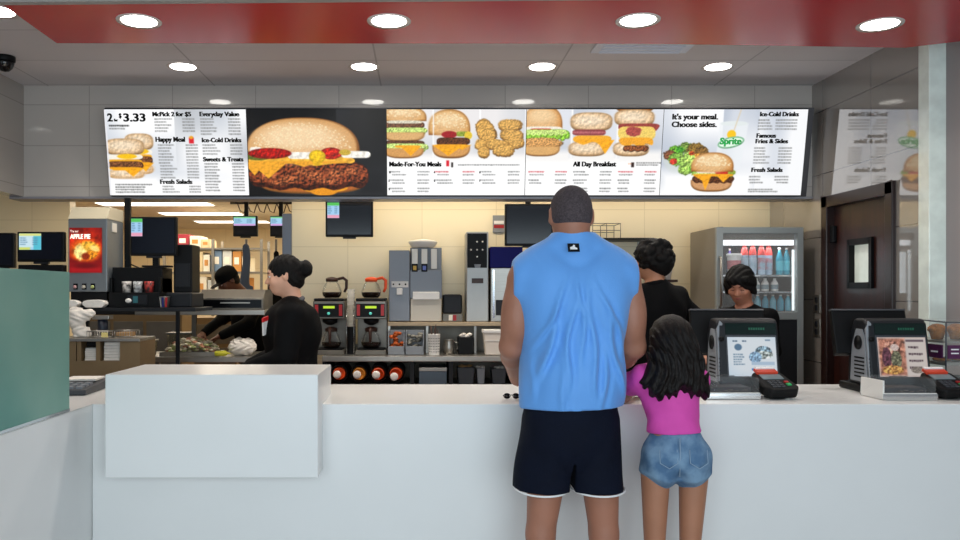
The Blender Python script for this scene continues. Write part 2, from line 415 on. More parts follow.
for k, zz in enumerate((Z(304, 5.86), Z(328, 5.86))):
    t = thing('outlet_plate', ['steel switch plate on the tiled wall beside the drinks fridge, upper of two', 'steel outlet plate on the tiled wall beside the drinks fridge, lower of two'][k], 'switch', (XR, 5.86, zz), group='wall plates beside the fridge')
    MB().box(-0.006, 0, -0.045, 0.045, -0.065, 0.065).build('cover_plate', M['steel'], t, bevel=0.002)
    mb = MB()
    for q in (-0.028, 0.028): mb.box(-0.011, -0.005, -0.018, 0.018, q - 0.02, q + 0.02)
    mb.build('socket_face', M['charcoal'], t, bevel=0.002)

# ------------------------------------------------------------------ recessed ceiling lights
def downlight(px, d, h, label, group, r=0.083, power=2.2, first=[None]):
    loc = (X(px, d), d, h)
    if first[0] is None:
        t = thing('ceiling_light', label, 'ceiling light', loc, group=group)
        MB().lathe([(r, -0.001), (r + 0.022, -0.006), (r + 0.024, 0.0)], n=36, cap=False).build('trim_ring', M['ring'], t)
        MB().cyl((0, 0, -0.004), r, 0.003, n=36).build('lens', M['lamp'], t)
        first[0] = t
    else: t = dup(first[0], loc, 0, label, group)
    l = area('ceiling_light_beam', (0, 0, -0.012), (0, 0, 0), r * 1.8, r * 1.8, power, (1.0, 0.93, 0.84), 'DISK', 2.4)
    l.parent = t
g1, g2 = 'round lights in the red soffit', 'round lights in the grey ceiling'
downlight(139, 3.93, H1, 'round recessed light at the left end of the red soffit', g1)
downlight(389, 3.93, H1, 'round recessed light, second from left in the red soffit', g1)
downlight(638, 3.92, H1, 'round recessed light, third from left in the red soffit', g1)
downlight(880, 3.98, H1, 'round recessed light at the right end of the red soffit', g1)
downlight(-2, 4.37, H2, 'round recessed light cut by the top left picture corner', g2)
downlight(183, 5.44, H2, 'leftmost round light in the grey ceiling before the menu', g2, power=6)
downlight(364, 5.44, H2, 'grey ceiling light above the big burger menu screen', g2, power=6)
downlight(542, 5.44, H2, 'grey ceiling light above the crispy chicken menu picture', g2, power=6)
downlight(718, 5.44, H2, 'rightmost round light in the grey ceiling before the menu', g2, power=6)
cv = thing('ceiling_vent', 'pale square vent panel in the grey ceiling behind the red soffit', 'vent', (1.36, 4.82, H2))
MB().box(-0.3, 0.3, -0.28, 0.28, -0.012, 0).build('vent_frame', M['duct'], cv, bevel=0.004)
mb = MB()
for k in range(9): mb.box(-0.25, 0.25, -0.24 + k * 0.06, -0.215 + k * 0.06, -0.02, -0.012)
mb.build('louvers', M['duct'], cv)
sc = thing('security_camera', 'black dome security camera hanging from the grey ceiling, far left', 'camera', (X(5, 5.2), 5.2, H2))
MB().cyl((0, 0, -0.035), 0.062, 0.035, n=28).build('mount_ring', M['black'], sc, bevel=0.004)
MB().lathe([(0.056, -0.035), (0.055, -0.05), (0.045, -0.075), (0.026, -0.094), (0.004, -0.1)], n=28).build('dome', M['blackgl'], sc)
MB().cyl((0.014, -0.046, -0.06), 0.016, 0.02, 'y', r2=0.012).build('lens', M['steel_dk'], sc)

# ------------------------------------------------------------------ white L-shaped counter
CT = 0.977
ct = thing('service_counter', 'long white L-shaped service counter with raised block and smooth front', 'counter', (0.5, 3.8, 0))
mb = MB(); WX = -1.405
mb.box(WX, 2.95, 3.45, 4.20, 0, CT)
mb.box(WX - 0.72, WX, 0.6, 4.20, 0, CT)
mb.build('counter_body', M['white'], ct, bevel=0.004, world=True)
MB().box(X(105, 3.3), X(318, 3.3), 3.30, 3.77, Z(478, 3.3), Z(374.5, 3.3)).build('raised_block', M['white'], ct, bevel=0.004, world=True)
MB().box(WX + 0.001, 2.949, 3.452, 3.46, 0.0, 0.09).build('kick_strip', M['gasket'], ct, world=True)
gp = thing('glass_screen', 'frosted green glass privacy screen standing on the left counter wing', 'glass screen', (WX - 0.03, 2.95, CT))
MB().box(WX - 0.016, WX - 0.004, 2.62, 3.238, CT + .001, 1.534).build('glass_pane', M['glass_green'], gp, bevel=0.002, world=True)
MB().box(WX - 0.020, WX - 0.001, 2.62, 3.235, CT + .001, CT + 0.012).build('base_channel', M['chrome'], gp, world=True)

# ------------------------------------------------------------------ picture painter for the screens and posters
rng = np.random.default_rng(7)
_NB = rng.random((256, 256))
def vn(x, y):
    xi = np.floor(x).astype(int); yi = np.floor(y).astype(int); fx = x - xi; fy = y - yi
    fx = fx * fx * (3 - 2 * fx); fy = fy * fy * (3 - 2 * fy)
    g = lambda i, j: _NB[(xi + i) % 256, (yi + j) % 256]
    return (g(0, 0) * (1 - fx) + g(1, 0) * fx) * (1 - fy) + (g(0, 1) * (1 - fx) + g(1, 1) * fx) * fy
def fbm(x, y): return 0.5 * vn(x, y) + 0.3 * vn(x * 2.1 + 7, y * 2.1 + 3) + 0.2 * vn(x * 4.3 + 1, y * 4.3 + 9)
class Pic:
    """a painted picture in photograph pixel units; y runs down"""
    def __init__(s, w, h, bgc='#ffffff', res=2.2):
        s._sh = None; s.w, s.h = w, h; s.nx, s.ny = int(w * res) + 1, int(h * res) + 1
        s.x, s.y = np.meshgrid(np.linspace(0, w, s.nx), np.linspace(0, h, s.ny), indexing='ij')
        s.c = np.zeros((s.nx, s.ny, 3)); s.c[:] = s.rgb(bgc)
    @staticmethod
    def rgb(c):
        if isinstance(c, str): c = c.lstrip('#'); return np.array([int(c[i:i + 2], 16) / 255 for i in (0, 2, 4)])
        return np.array(c, float)
    def mix(s, m, c, tex=0.0, sc=1.5):
        m = np.clip(m, 0, 1)[..., None]; c = s.rgb(c) * np.ones_like(s.c)
        if tex:
            n = fbm(s.x * sc, s.y * sc); e = n - fbm(s.x * sc + .45, s.y * sc + .6)
            c = c * np.clip(1 + tex * (n * 2 - 1) + tex * 2.2 * e, .25, 1.6)[..., None]
        if s._sh is not None: c = c * s._sh[..., None]; s._sh = None
        s.c = s.c * (1 - m) + c * m
    def ell(s, cx, cy, rx, ry, c, tex=0.0, sc=1.5, soft=0.5, p=2.0, ang=0.0, top=None, bot=None, wob=0.0):
        a = math.radians(ang); dx, dy = s.x - cx, s.y - cy; u = (dx * math.cos(a) + dy * math.sin(a)) / rx; v = (-dx * math.sin(a) + dy * math.cos(a)) / ry
        r = (np.abs(u) ** p + np.abs(v) ** p) ** (1 / p)
        if wob: r = r + wob * (fbm(s.x * 0.6 + cx, s.y * 0.6) - 0.5)
        m = (1 - r) * min(rx, ry) / soft + 0.5
        if min(rx, ry) > 5 and soft <= .5: s._sh = 1.08 - .32 * np.clip(r, 0, 1) ** 3 - .12 * np.clip(v, 0, 1)
        if top is not None: m = np.minimum(m, (s.y - top) / soft + .5)
        if bot is not None: m = np.minimum(m, (bot - s.y) / soft + .5)
        s.mix(m, c, tex, sc)
    def rect(s, x0, y0, x1, y1, c, tex=0.0, sc=1.5, soft=0.4):
        m = np.minimum(np.minimum(s.x - x0, x1 - s.x), np.minimum(s.y - y0, y1 - s.y)) / soft + .5; s.mix(m, c, tex, sc)
    def band(s, x0, x1, y0, y1, c, tex=0.3, sc=1.5, wave=0.0, fr=0.5, ph=0.0):
        """a filling layer with wavy lower edge and rounded ends"""
        cx, rx = (x0 + x1) / 2, (x1 - x0) / 2; e = np.clip(1 - np.abs((s.x - cx) / rx) ** 8, 0, 1)
        wv = wave * (np.sin(s.x * fr + ph) + 0.7 * (fbm(s.x * fr * .7 + ph, s.y * 0) - .5) * 2); cy = (y0 + y1) / 2; hh = (y1 - y0) / 2 * e ** .5
        m = np.minimum(s.y - (cy - hh), cy + hh + wv - s.y) / 0.5 + .5; m = np.where(np.abs(s.x - cx) > rx, 0, m); s.mix(m, c, tex, sc)
    def seeds(s, cx, cy, rx, ry, n, c='#f7e6bd'):
        g = np.random.default_rng(int(cx * 7 + cy))
        for _ in range(n):
            t, r = g.random() * 2 * PI, math.sqrt(g.random()); s.ell(cx + rx * r * math.cos(t), cy - abs(ry * r * math.sin(t)), 0.75, 0.5, c, soft=0.5)
    def small(s, x0, y0, x1, c='#777777', left=0.45, right=0.3, seed=0, h=1.3):
        """one line of tiny unreadable print: words at the left, prices at the right"""
        g = np.random.default_rng(int(seed * 13 + x0 * 3 + y0 * 11)); W = x1 - x0; x = x0
        def run(a, b):
            x = a
            while x < b:
                l = 0.8 + g.random() * 1.8; s.rect(x, y0, min(x + l, b), y0 + h * (0.7 + 0.3 * g.random()), c, soft=0.7); x += l + 0.55
        run(x0, x0 + W * left * (0.6 + 0.4 * g.random()))
        if right: run(x1 - W * right, x1)
    def block(s, x0, y0, x1, n, dy=3.0, **k):
        for i in range(n): s.small(x0, y0 + i * dy, x1, seed=i, **k)
    def haze(s, x0, y0, x1, y1, c='#c3cad4'):
        m = vn(s.x * 0.035 + x0, s.y * 0.022 + y0) * 1.5 - .5; m = np.where((s.x >= x0) & (s.x <= x1) & (s.y >= y0) & (s.y <= y1), m, 0); s.mix(m * np.clip((y1 - s.y) / 12, 0, 1), c)
    def mesh(s, name, m, parent, sx, sz, y=0.0, x0=0.0, z0=0.0, soft=True):
        """spread over sx by sz metres in the XZ plane, facing -Y"""
        if soft:
            q = np.pad(s.c, ((1, 1), (1, 1), (0, 0)), mode='edge'); s.c = sum(q[i:i + s.nx, j:j + s.ny] * wt for i in range(3) for j in range(3) for wt in [(1, 2, 1)[i] * (1, 2, 1)[j] / 16])
        u = s.x / s.w * sx + x0; v = (1 - s.y / s.h) * sz + z0
        V = np.stack([u, np.full_like(u, y), v], -1).reshape(-1, 3)
        i, j = np.meshgrid(np.arange(s.nx - 1), np.arange(s.ny - 1), indexing='ij'); a = (i * s.ny + j).ravel()
        F = np.stack([a, a + 1, a + s.ny + 1, a + s.ny], 1)
        me = bpy.data.meshes.new(name); me.vertices.add(len(V)); me.vertices.foreach_set('co', V.ravel())
        me.loops.add(len(F) * 4); me.loops.foreach_set('vertex_index', F.ravel().astype(np.int32))
        me.polygons.add(len(F)); me.polygons.foreach_set('loop_start', np.arange(0, len(F) * 4, 4, dtype=np.int32)); me.update(calc_edges=True)
        c = np.clip(s.c, 0, 1).reshape(-1, 3); c = np.where(c > .04045, ((c + .055) / 1.055) ** 2.4, c / 12.92)
        at = me.color_attributes.new('Col', 'FLOAT_COLOR', 'POINT'); at.data.foreach_set('color', np.concatenate([c, np.ones((len(c), 1))], 1).ravel().astype(np.float32))
        me.materials.append(m); o = bpy.data.objects.new(name, me); col.objects.link(o); o.parent = parent
        return o
M['screen'] = vcol_mat('lit_menu_screen', 1.06)
M['screen_dim'] = vcol_mat('lit_small_screen', 0.95)
M['printed'] = vcol_mat('printed_card', emissive=False)

def bun_top(P, cx, y0, y1, rx, c='#cf9550', seeds=60, dark='#a9682c'):
    h = y1 - y0
    P.ell(cx, y1, rx, h, dark, 0.10, 1.2, bot=y1 + h * .22, p=2.35); s6 = h * .16
    P.ell(cx - rx * .02, y1 - h * .06, rx * .96, h * .90, c, 0.08, 1.0, p=2.4, bot=y1 + h * .12, soft=s6)
    P.ell(cx - rx * .05, y1 - h * .30, rx * .86, h * .58, '#deb27c', 0.08, .8, soft=s6 * 1.6)
    P.ell(cx - rx * .08, y1 - h * .52, rx * .62, h * .32, '#ecc998', 0.06, 1, soft=s6 * 1.6)
    if seeds: P.seeds(cx, y1 - h * .15, rx * .85, h * .72, seeds)
def bun_bot(P, cx, y0, y1, rx, c='#d39a58'):
    P.ell(cx, y0, rx, y1 - y0, '#a96c30', .1, top=y0 - 1, p=2.8); P.ell(cx, y0, rx * .97, (y1 - y0) * .85, c, .1, top=y0 - 1, p=2.8, soft=1.5)
def patty(P, x0, x1, y0, y1, c='#5a3219'):
    P.band(x0, x1, y0, y1, '#3a1d0e', .3, 1.4, wave=.5, fr=.9); P.band(x0 + 1, x1 - 1, y0 + .4, y1 - .8, c, .75, 1.1, wave=.5, fr=.9)
def cheese(P, x0, x1, y, tips, c='#f5a81c'):
    P.band(x0, x1, y - 1.2, y + 1.2, c, .08)
    for (cx, wd, dp) in tips:
        m = np.minimum((dp - (s_ := (P.y - y))) - np.abs(P.x - cx) * dp / wd, s_ + 1) / 1.0; P.mix(m, c, .1, .5)
def lettuce(P, x0, x1, y0, y1, c='#93b84c'):
    P.band(x0, x1, y0, y1, '#6a8c34', .4, .9, wave=1.1, fr=.9); P.band(x0 + .6, x1 - .6, y0, y1 - 1, c, .5, .8, wave=.9, fr=.9); P.band(x0 + 2, x1 - 3, y0 + .3, (y0 + y1) / 2, '#c3dc7c', .4, 1.3, wave=.8, fr=1.1)
def muffin(P, cx, y0, y1, rx):
    P.ell(cx, (y0 + y1) / 2, rx, (y1 - y0) / 2, '#b98a56', .12, .8, p=3.0); P.ell(cx, (y0 + y1) / 2 - .8, rx * .95, (y1 - y0) / 2 * .86, '#dfc09a', .16, .5, p=2.7, soft=2.5); P.ell(cx - rx * .1, (y0 + y1) / 2 - 1.5, rx * .7, (y1 - y0) / 2 * .5, '#ecd6b8', .12, .5, soft=3)

TILT = math.atan2(0.12, 0.612); YB = 5.88; ZB = 2.160
SX = 5.067 / 703.0 * 0.990; PH = 86.5; SH = PH * SX * 0.985
def board(px0, px1, label):
    x0 = X(104, 5.772) + (px0 - 104) * SX
    t = thing('menu_screen', label, 'menu screen', (x0, YB, ZB), rx=TILT, group='lit menu screens above the service line')
    W = (px1 - px0) * SX
    MB().box(0.001, W - 0.001, 0.003, 0.045, -0.004, SH + 0.006).build('casing', M['black'], t)
    return t, W
def scr(P, t, W): P.mesh('display', M['screen'], t, W - 0.004, SH, x0=0.002)
def lett(mb, t, name='heading', m=None):
    for w_ in mb.words: w_.build(name, m or M['print'], t, merge=False)
def tx(mb, body, x, y, width, size=6.2, bold=0.022):       # x, y in picture pixels (baseline)
    w_ = MB(); mb.words = getattr(mb, 'words', []) + [w_]
    for k, dx in enumerate((0, .35, .7)): put_text(w_, body, (x + dx) * SX, (PH - y) * SX, size * SX * 1.42, y=-0.0015 - k * .0002, bold=bold, width=(width - .7) * SX)

# screen 1
t, W = board(104, 246, 'leftmost menu screen with 2 for $3.33 and two breakfast muffins')
P = Pic(142, PH, '#fbfbfc'); P.haze(0, 0, 142, 75); P.haze(70, 0, 142, 60, '#b8bcc2')
for (cx, sx, oy) in ((33, .72, -2), (18, 1.0, 3)):
    muffin(P, cx, 26 + oy, 43 + oy, 20 * sx); P.band(cx - 19 * sx, cx + 18 * sx, 42 + oy, 47 + oy, '#f4efe2', .05); P.ell(cx + 2, 44 + oy, 10 * sx, 2.6, '#f6c21c', .1)
    P.band(cx - 18 * sx, cx + 17 * sx, 47 + oy, 51 + oy, '#f0a92a', .1); patty(P, cx - 19 * sx, cx + 18 * sx, 49 + oy, 57 + oy, '#74482a'); cheese(P, cx - 18 * sx, cx + 16 * sx, 56 + oy, [(cx + 6 * sx, 13 * sx, 10)])
    muffin(P, cx, 57 + oy, 67 + oy, 18 * sx); cheese(P, cx - 14 * sx, cx + 14 * sx, 57 + oy, [(cx + 7 * sx, 10 * sx, 8)])
P.rect(0, 70, 48, PH, '#fdfdfd', soft=4); P.block(6, 75, 46, 4, 2.6, left=.95, right=0, c='#555555')
P.small(4, 15.5, 36, c='#222222', left=.95, right=0, h=1.6); P.small(4, 18.6, 22, left=.9, right=0)
P.block(50, 9, 90, 2); P.block(50, 15, 90, 3); P.block(52, 35, 92, 7, 3.0); P.block(53, 56, 92, 5, 3.0); P.block(54, 77, 93, 3, 2.8)
P.block(96, 9, 136, 6, 3); P.block(97, 35, 137, 4, 3); P.block(98, 54, 138, 10, 3.0, c='#6a6a6a'); P.rect(83.5, 28, 88.5, 34, '#d8182a'); P.ell(86, 28, 2.2, 1.6, '#e8a01c'); P.rect(0, 0, 1.6, PH, '#e8e8ec')
scr(P, t, W); mb = MB()
tx(mb, '2', 3, 13, 5.6, 7.8); tx(mb, 'for', 9.6, 13, 4.4, 2.6); tx(mb, '$', 14.6, 9.5, 3, 4.4); tx(mb, '3.33', 18.5, 13, 22.5, 7.8)
tx(mb, 'McPick 2 for $5', 48, 8, 39, 4.3); tx(mb, 'Happy Meal', 49.5, 33, 30, 4.8); tx(mb, 'Fresh Salads', 51.5, 75, 33, 4.4)
tx(mb, 'Everyday Value', 95, 8, 40, 4.4); tx(mb, 'Ice-Cold Drinks', 96, 33.5, 40, 4.4); tx(mb, 'Sweets & Treats', 96.5, 52.5, 41, 4.4)
lett(mb, t)
# screen 2
t, W = board(246, 386, 'menu screen showing one huge sesame burger on black')
P = Pic(140, PH, '#0c0c0e'); P.haze(90, 0, 140, PH, '#4a4e54'); P.ell(100, 84, 60, 7, '#2a2c30', .1, soft=5); P.rect(112, 60, 139, PH, '#1c1d20', soft=12)
cx = 62; bun_bot(P, cx + 2, 72, 85, 54, '#b5642a'); P.ell(76, 79, 24, 5, '#f0a020', .1); P.ell(76, 82, 14, 5, '#e8941c', .1)
P.band(0, 122, 52, 80, '#3c170b', .5, .35, wave=1.5, fr=.22, ph=1); P.band(0, 121, 54, 75, '#70341c', .9, .42, wave=1.5, fr=.22, ph=1)
for (a, b, r1, r2) in ((20, 66, 9, 4), (42, 70, 10, 4), (66, 66, 9, 4), (88, 64, 8, 4), (104, 62, 7, 4), (54, 62, 8, 3), (30, 74, 9, 3), (80, 72, 9, 3)): P.ell(a, b, r1, r2, '#93502e', .9, .5, soft=3, wob=.6)
P.ell(56, 42, 57, 34, '#a9682c', .1, bot=46, p=2.35); P.ell(55, 41, 55, 32, '#d29f64', .08, bot=45, p=2.4, soft=1.5); P.ell(53, 34, 48, 20, '#e2b684', .08, .8, soft=9); P.ell(50, 27, 36, 12, '#f0d0a4', .06, soft=8); P.seeds(54, 39, 50, 27, 240)
P.band(0, 108, 47, 55, '#f0b23a', .12, .3, wave=1.5, fr=.12); cheese(P, 0, 100, 53, [(20, 20, 17), (6, 12, 14), (56, 16, 5)], '#eda52c')
P.ell(10, 46, 15, 5, '#5f6b25', .3)
for (a, b, y) in ((40, 68, 46), (94, 124, 45), (2, 14, 41)): P.band(a, b, y - 3.4, y + 3.6, '#f4efe4', .10, .3)
P.ell(22, 44, 22, 5.5, '#a81510', .35, .5); P.ell(84, 44, 11, 6, '#bd2014', .35, .5); P.ell(70, 47, 8.5, 6.5, '#edc21d', .15, .4); P.ell(70, 53, 5, 3.5, '#e8b41c', .15, .4); P.ell(98, 43, 6, 3, '#c7a83a', .2); scr(P, t, W)
# screen 3
t, W = board(386, 526, 'menu screen headed Made-For-You Meals with burgers and nuggets')
P = Pic(140, PH, '#fdfdfd')
for k in range(3): P.rect(k * 47 + .5, 0, k * 47 + 46, 49, '#e9e6e6', soft=.6); P.haze(k * 47 + .5, 0, k * 47 + 46, 49, '#bcc3cc'); P.rect(k * 47 + .5, 46, k * 47 + 46, 53, '#f7f5f4', soft=5)
bun_top(P, 18, -3, 9, 22, '#d8a664', 60); patty(P, -4, 38, 12, 19, '#6f4a35'); P.band(0, 36, 11, 14, '#d9d3bd', .3); lettuce(P, -3, 41, 18, 25, '#b8cf70'); bun_bot(P, 17, 24, 32, 21, '#d9ac70'); patty(P, -4, 38, 31, 36, '#5f3b25'); lettuce(P, -3, 42, 34, 42, '#bcd27a'); bun_bot(P, 17, 40, 49, 20); cheese(P, 8, 34, 37, [(24, 11, 10)])
bun_top(P, 63, 0, 21, 21, '#d9a45e', 90); P.rect(46.4, 0, 47.4, 50, '#f4f4f4'); P.ell(63, 25, 8, 3.5, '#a01b22', .2); P.band(70, 84, 22, 27, '#8da037', .4); P.ell(82, 26, 4, 4, '#e5c436', .1); patty(P, 50, 84, 28, 36); bun_bot(P, 65, 37, 49, 19); cheese(P, 48, 82, 36, [(62, 16, 11), (76, 9, 5)])
for (a, b, r1, r2, an) in ((100, 22, 9, 13, -30), (96, 36, 7, 6, 20), (124, 16, 12, 6, 0), (126, 26, 12, 6, 5), (128, 34, 11, 6, -5), (112, 36, 13, 6, 10), (118, 41, 11, 6.5, 0), (98, 43, 6, 6, 0)):
    P.ell(a, b, r1, r2, '#9a6a2a', .3, .8, ang=an, wob=.25, p=2.6); P.ell(a - .5, b - .8, r1 * .9, r2 * .85, '#d3a254', .35, .9, ang=an, wob=.25, p=2.6, soft=1.5)
P.rect(139, 0, 140, 50, '#f4f4f4'); P.rect(60, 51, 63, 57, '#d8182a'); P.rect(65, 53, 67, 58, '#2c2320'); P.small(72, 55, 126, left=1.2, right=0)
for k in range(3):
    for i in range(3 if k == 0 else 2): P.small(2 + k * 46, 62 + i * 8.5, 43 + k * 46, c='#c8404a' if (k == 1 and i == 0) else '#777777', seed=k); P.small(5 + k * 46, 65 + i * 8.5, 42 + k * 46, seed=k + 5)
scr(P, t, W); mb = MB(); tx(mb, 'Made-For-You Meals', 2, 57.5, 53, 4.6)
for k, l in enumerate((('1', '2', '3'), ('4', '5'), ('6', '7'))):
    for i, c in enumerate(l): tx(mb, c, 1.4 + k * 46, 64.5 + i * 8.5, 1.5, 2.2)
lett(mb, t)
# screen 4
t, W = board(526, 663, 'menu screen headed All Day Breakfast beside a crispy chicken burger')
P = Pic(137, PH, '#fdfdfd')
for k in range(3): P.rect(k * 46 + .5, 0, k * 46 + 45, 49, '#dcdfe6', soft=.6); P.haze(k * 46 + .5, 0, k * 46 + 45, 49, '#b6bdc8'); P.rect(k * 46 + .5, 42, k * 46 + 45, 53, '#f3f1ef', soft=6)
bun_top(P, 16, -4, 17, 20, '#cf8d45', 0); P.band(-2, 36, 17, 22, '#efe6d6', .1, wave=.5); P.band(3, 26, 19, 24, '#c8301f', .2); lettuce(P, -4, 44, 20, 31, '#84bb34'); P.ell(16, 34, 21, 6, '#a8743a', .5, .9, wob=.3); P.ell(15, 33, 20, 5, '#c99455', .45, 1, wob=.3); bun_bot(P, 15, 38, 47, 19, '#d9a868')
P.rect(45, 0, 46.2, 50, '#f4f4f4'); muffin(P, 65, 3, 22, 21); P.band(46, 80, 20, 26, '#8c3f44', .2); P.band(46, 80, 22, 24, '#b8666a', .2); muffin(P, 62, 32, 47, 19); P.band(47, 86, 26, 34, '#f2ad2e', .15, wave=1.2, fr=.35); cheese(P, 50, 84, 31, [(80, 9, 14), (58, 10, 4)])
P.rect(90.8, 0, 91.8, 50, '#f4f4f4'); bun_bot(P, 108, -8, 4, 21, '#a8602c'); muffin(P, 108, 0, 17, 20); P.band(92, 134, 14, 20, '#9a4038', .3, wave=1.5, fr=.5); P.band(92, 130, 17, 30, '#efcf6a', .15, wave=1.4, fr=.4); P.ell(108, 22, 8, 5, '#a94a44', .3, wob=.4); muffin(P, 106, 32, 47, 18); P.band(93, 128, 28, 36, '#f0a62c', .15, wave=1.8, fr=.45); patty(P, 98, 124, 36, 42, '#8a4d2a')
P.small(104, 54, 110, c='#e8a27a', left=1, right=0); P.rect(107, 53, 110, 58, '#33201c'); P.block(112, 53, 136, 2, 2.2, left=1.2, right=0)
for k in range(3):
    for i in range(2 if k == 0 else 3): P.small(3 + k * 45.5, 62 + i * 8.5, 42 + k * 45.5, c='#c8404a' if (k != 1 and i == 0) else '#666666', seed=k + 20); P.small(4 + k * 45.5, 65 + i * 8.5, 41 + k * 45.5, seed=k + 30)
scr(P, t, W); mb = MB(); tx(mb, 'All Day Breakfast', 48, 57.5, 44, 4.8); lett(mb, t)
# screen 5
t, W = board(663, 807, "rightmost menu screen with It's your meal, salad, burger and cup")
P = Pic(144, PH, '#f4f5f7'); P.haze(0, 0, 96, 86, '#b3bccb'); P.haze(60, 0, 144, 70, '#b3bccb'); P.rect(0, 62, 96, PH, '#fafafa', soft=14)
m = np.minimum((P.x - 56) + (P.y - 15) * .06, (86 - P.x) + (15 - P.y) * .12) / 1.5; m = np.minimum(m, np.minimum(P.y - 14, 60 - P.y)); P.mix(np.clip(m, 0, 1) * .75, '#e9edf0')
P.ell(71, 14, 14, 2.5, '#dfe6e6'); m = 1 - np.abs(P.x - (76.5 - (P.y - 2) * .28)) / 1.0; P.mix(np.where(P.y < 30, m, 0), '#d8c6a8')
P.ell(69, 25, 4.5, 4.5, '#f6c31a'); P.ell(69, 33, 13.5, 5.5, '#8fd8a4', .2, ang=-12); P.ell(69, 33, 12, 4.0, '#e4f7e6', .05, ang=-12)
m = 1 - ((P.x - 23) / 24) ** 4 - np.clip((P.y - 46) / 20, 0, 1) ** 1.3; P.mix(np.where(P.y > 44, np.clip(m * 3, 0, 1) * .7, 0), '#cfd6d2')
for (a, b, r, c) in ((14, 42, 8, '#5f9c2c'), (24, 38, 7, '#6d8a3a'), (34, 40, 9, '#8a6a2c'), (8, 46, 7, '#7a4a30'), (16, 50, 9, '#86b84a'), (28, 50, 10, '#a8cf62'), (40, 42, 7, '#7c5a2a'), (25, 60, 8, '#9cc45a'), (12, 52, 4, '#c83a28'), (36, 46, 3, '#e39a3c'), (18, 40, 4, '#3f8a28'), (30, 44, 3, '#b8461f'), (33, 60, 5, '#6fae3a')):
    P.ell(a, b, r, r * .75, c, .5, .8, wob=.5)
bun_bot(P, 52, 72, 83, 21, '#cf9a6a'); patty(P, 32, 75, 66, 74); lettuce(P, 31, 76, 63, 67, '#9fb84a'); P.band(36, 60, 60, 64, '#efe9db', .15); P.ell(62, 63, 7, 3, '#c22a20', .2); P.ell(72, 63, 4, 2.4, '#8ba03a', .2); cheese(P, 33, 74, 66, [(42, 10, 6), (64, 8, 8), (46, 6, 16)], '#f3a61e'); bun_top(P, 52, 43, 59, 21.5, '#cf8f4c', 90)
P.block(95, 10, 134, 4, 3, right=.55); P.block(93, 38, 131, 6, 3, right=.35); P.block(90, 67, 130, 2, 3.1, right=.35); P.small(91, 73, 130); P.block(90, 80, 122, 2, 2.2, left=1, right=0)
scr(P, t, W); mb = MB(); tx(mb, "It's your meal.", 8, 11, 46, 5.3); tx(mb, 'Choose sides.', 8, 18.5, 45.5, 5.3)
tx(mb, 'Ice-Cold Drinks', 95.5, 8, 39, 4.3); tx(mb, 'Famous', 93.5, 29, 20, 4.3); tx(mb, 'Fries & Sides', 93, 34.5, 33, 4.3); tx(mb, 'Fresh Salads', 91, 63, 32, 4.3); lett(mb, t)
mb = MB(); tx(mb, 'Sprite', 57.5, 35.5, 22, 6.5); lett(mb, t, 'cup_lettering', pbr('green_print', '#0c6a2c', emit='#12853a', estr=0.8))
# dark housing that carries the five screens
xa, xb = X(104, 5.772) - 0.02, X(807, 5.772) + 0.02
hs = MB().prism([(5.939, 2.157), (YB + 0.052, 2.157), (YB + 0.056 - 0.125, 2.78), (5.939, 2.785)], 'x', xa + 0.01, xb + 0.05)
tag(hs.build('menu_housing', pbr('dark_menu_housing', '#4a474a', rough=0.4, metal=0.4)), 'long dark metal housing behind the five menu screens', 'sign housing')
# ------------------------------------------------------------------ people: one continuous skin each, clothes and hair as parts
M['skin_tan'] = pbr('tan_skin', '#b07a5c', rough=0.5, var=0.05, vscale=12, bump=0.08, bscale=120)
M['skin_man'] = pbr('warm_brown_skin', '#a4705a', rough=0.5, var=0.06, vscale=10, bump=0.08, bscale=120)
M['skin_girl'] = pbr('light_brown_skin', '#a9755a', rough=0.5, var=0.05, vscale=10)
M['skin_pale'] = pbr('fair_skin', '#d8a489', rough=0.5, var=0.06, vscale=14, bump=0.05, bscale=120)
M['skin_dark'] = pbr('dark_brown_skin', '#6b4230', rough=0.5, var=0.06, vscale=12)
M['skin_rose'] = pbr('rosy_brown_skin', '#b3785f', rough=0.5, var=0.06, vscale=12)
M['blue_shirt'] = pbr('sky_blue_jersey', '#62a2ea', rough=0.62, var=0.03, vscale=4, bump=0.12, bscale=220, sheen=0.2)
M['navy'] = pbr('navy_mesh_shorts', '#070e1f', rough=0.8, spec=0.2, bump=0.3, bscale=300, var=0.15)
M['pink'] = pbr('bright_pink_cotton', '#e04fb0', rough=0.75, var=0.04, bump=0.1, bscale=200)
M['denim'] = pbr('washed_blue_denim', '#4f7194', rough=0.85, c2='#7b9ab6', vscale=16, bump=0.3, bscale=260)
M['jacket'] = pbr('black_work_jacket', '#060709', rough=0.8, spec=0.15, var=0.15, bump=0.15, bscale=160)
M['jacket_char'] = pbr('charcoal_collar', '#55575a', rough=0.8, var=0.2, vscale=40)
M['trouser'] = pbr('black_trousers', '#08090a', rough=0.9, spec=0.1)
M['hair_black'] = pbr('black_hair', '#050404', rough=0.6, spec=0.25, c2='#0a0807', vscale=30, stretch=(4, 4, 0.5), bump=0.5, bscale=90)
M['hair_brown'] = pbr('dark_brown_hair', '#080504', rough=0.5, spec=0.3, c2='#170e0a', vscale=26, stretch=(3, 3, 0.35), bump=0.6, bscale=80)
M['hair_buzz'] = pbr('buzzed_dark_hair', '#4a4144', rough=0.9, var=0.25, vscale=140, bump=0.4, bscale=300)
M['shoe'] = pbr('black_shoe_leather', '#141414', rough=0.45)
M['shoe_white'] = pbr('white_trainer_leather', '#dcdcdc', rough=0.5)
M['lips'] = pbr('rose_lips', '#9c4f4a', rough=0.45)
M['eye_white'] = pbr('eye_white', '#e6e2dd', rough=0.25)
M['iris'] = pbr('dark_iris', '#21140e', rough=0.2)

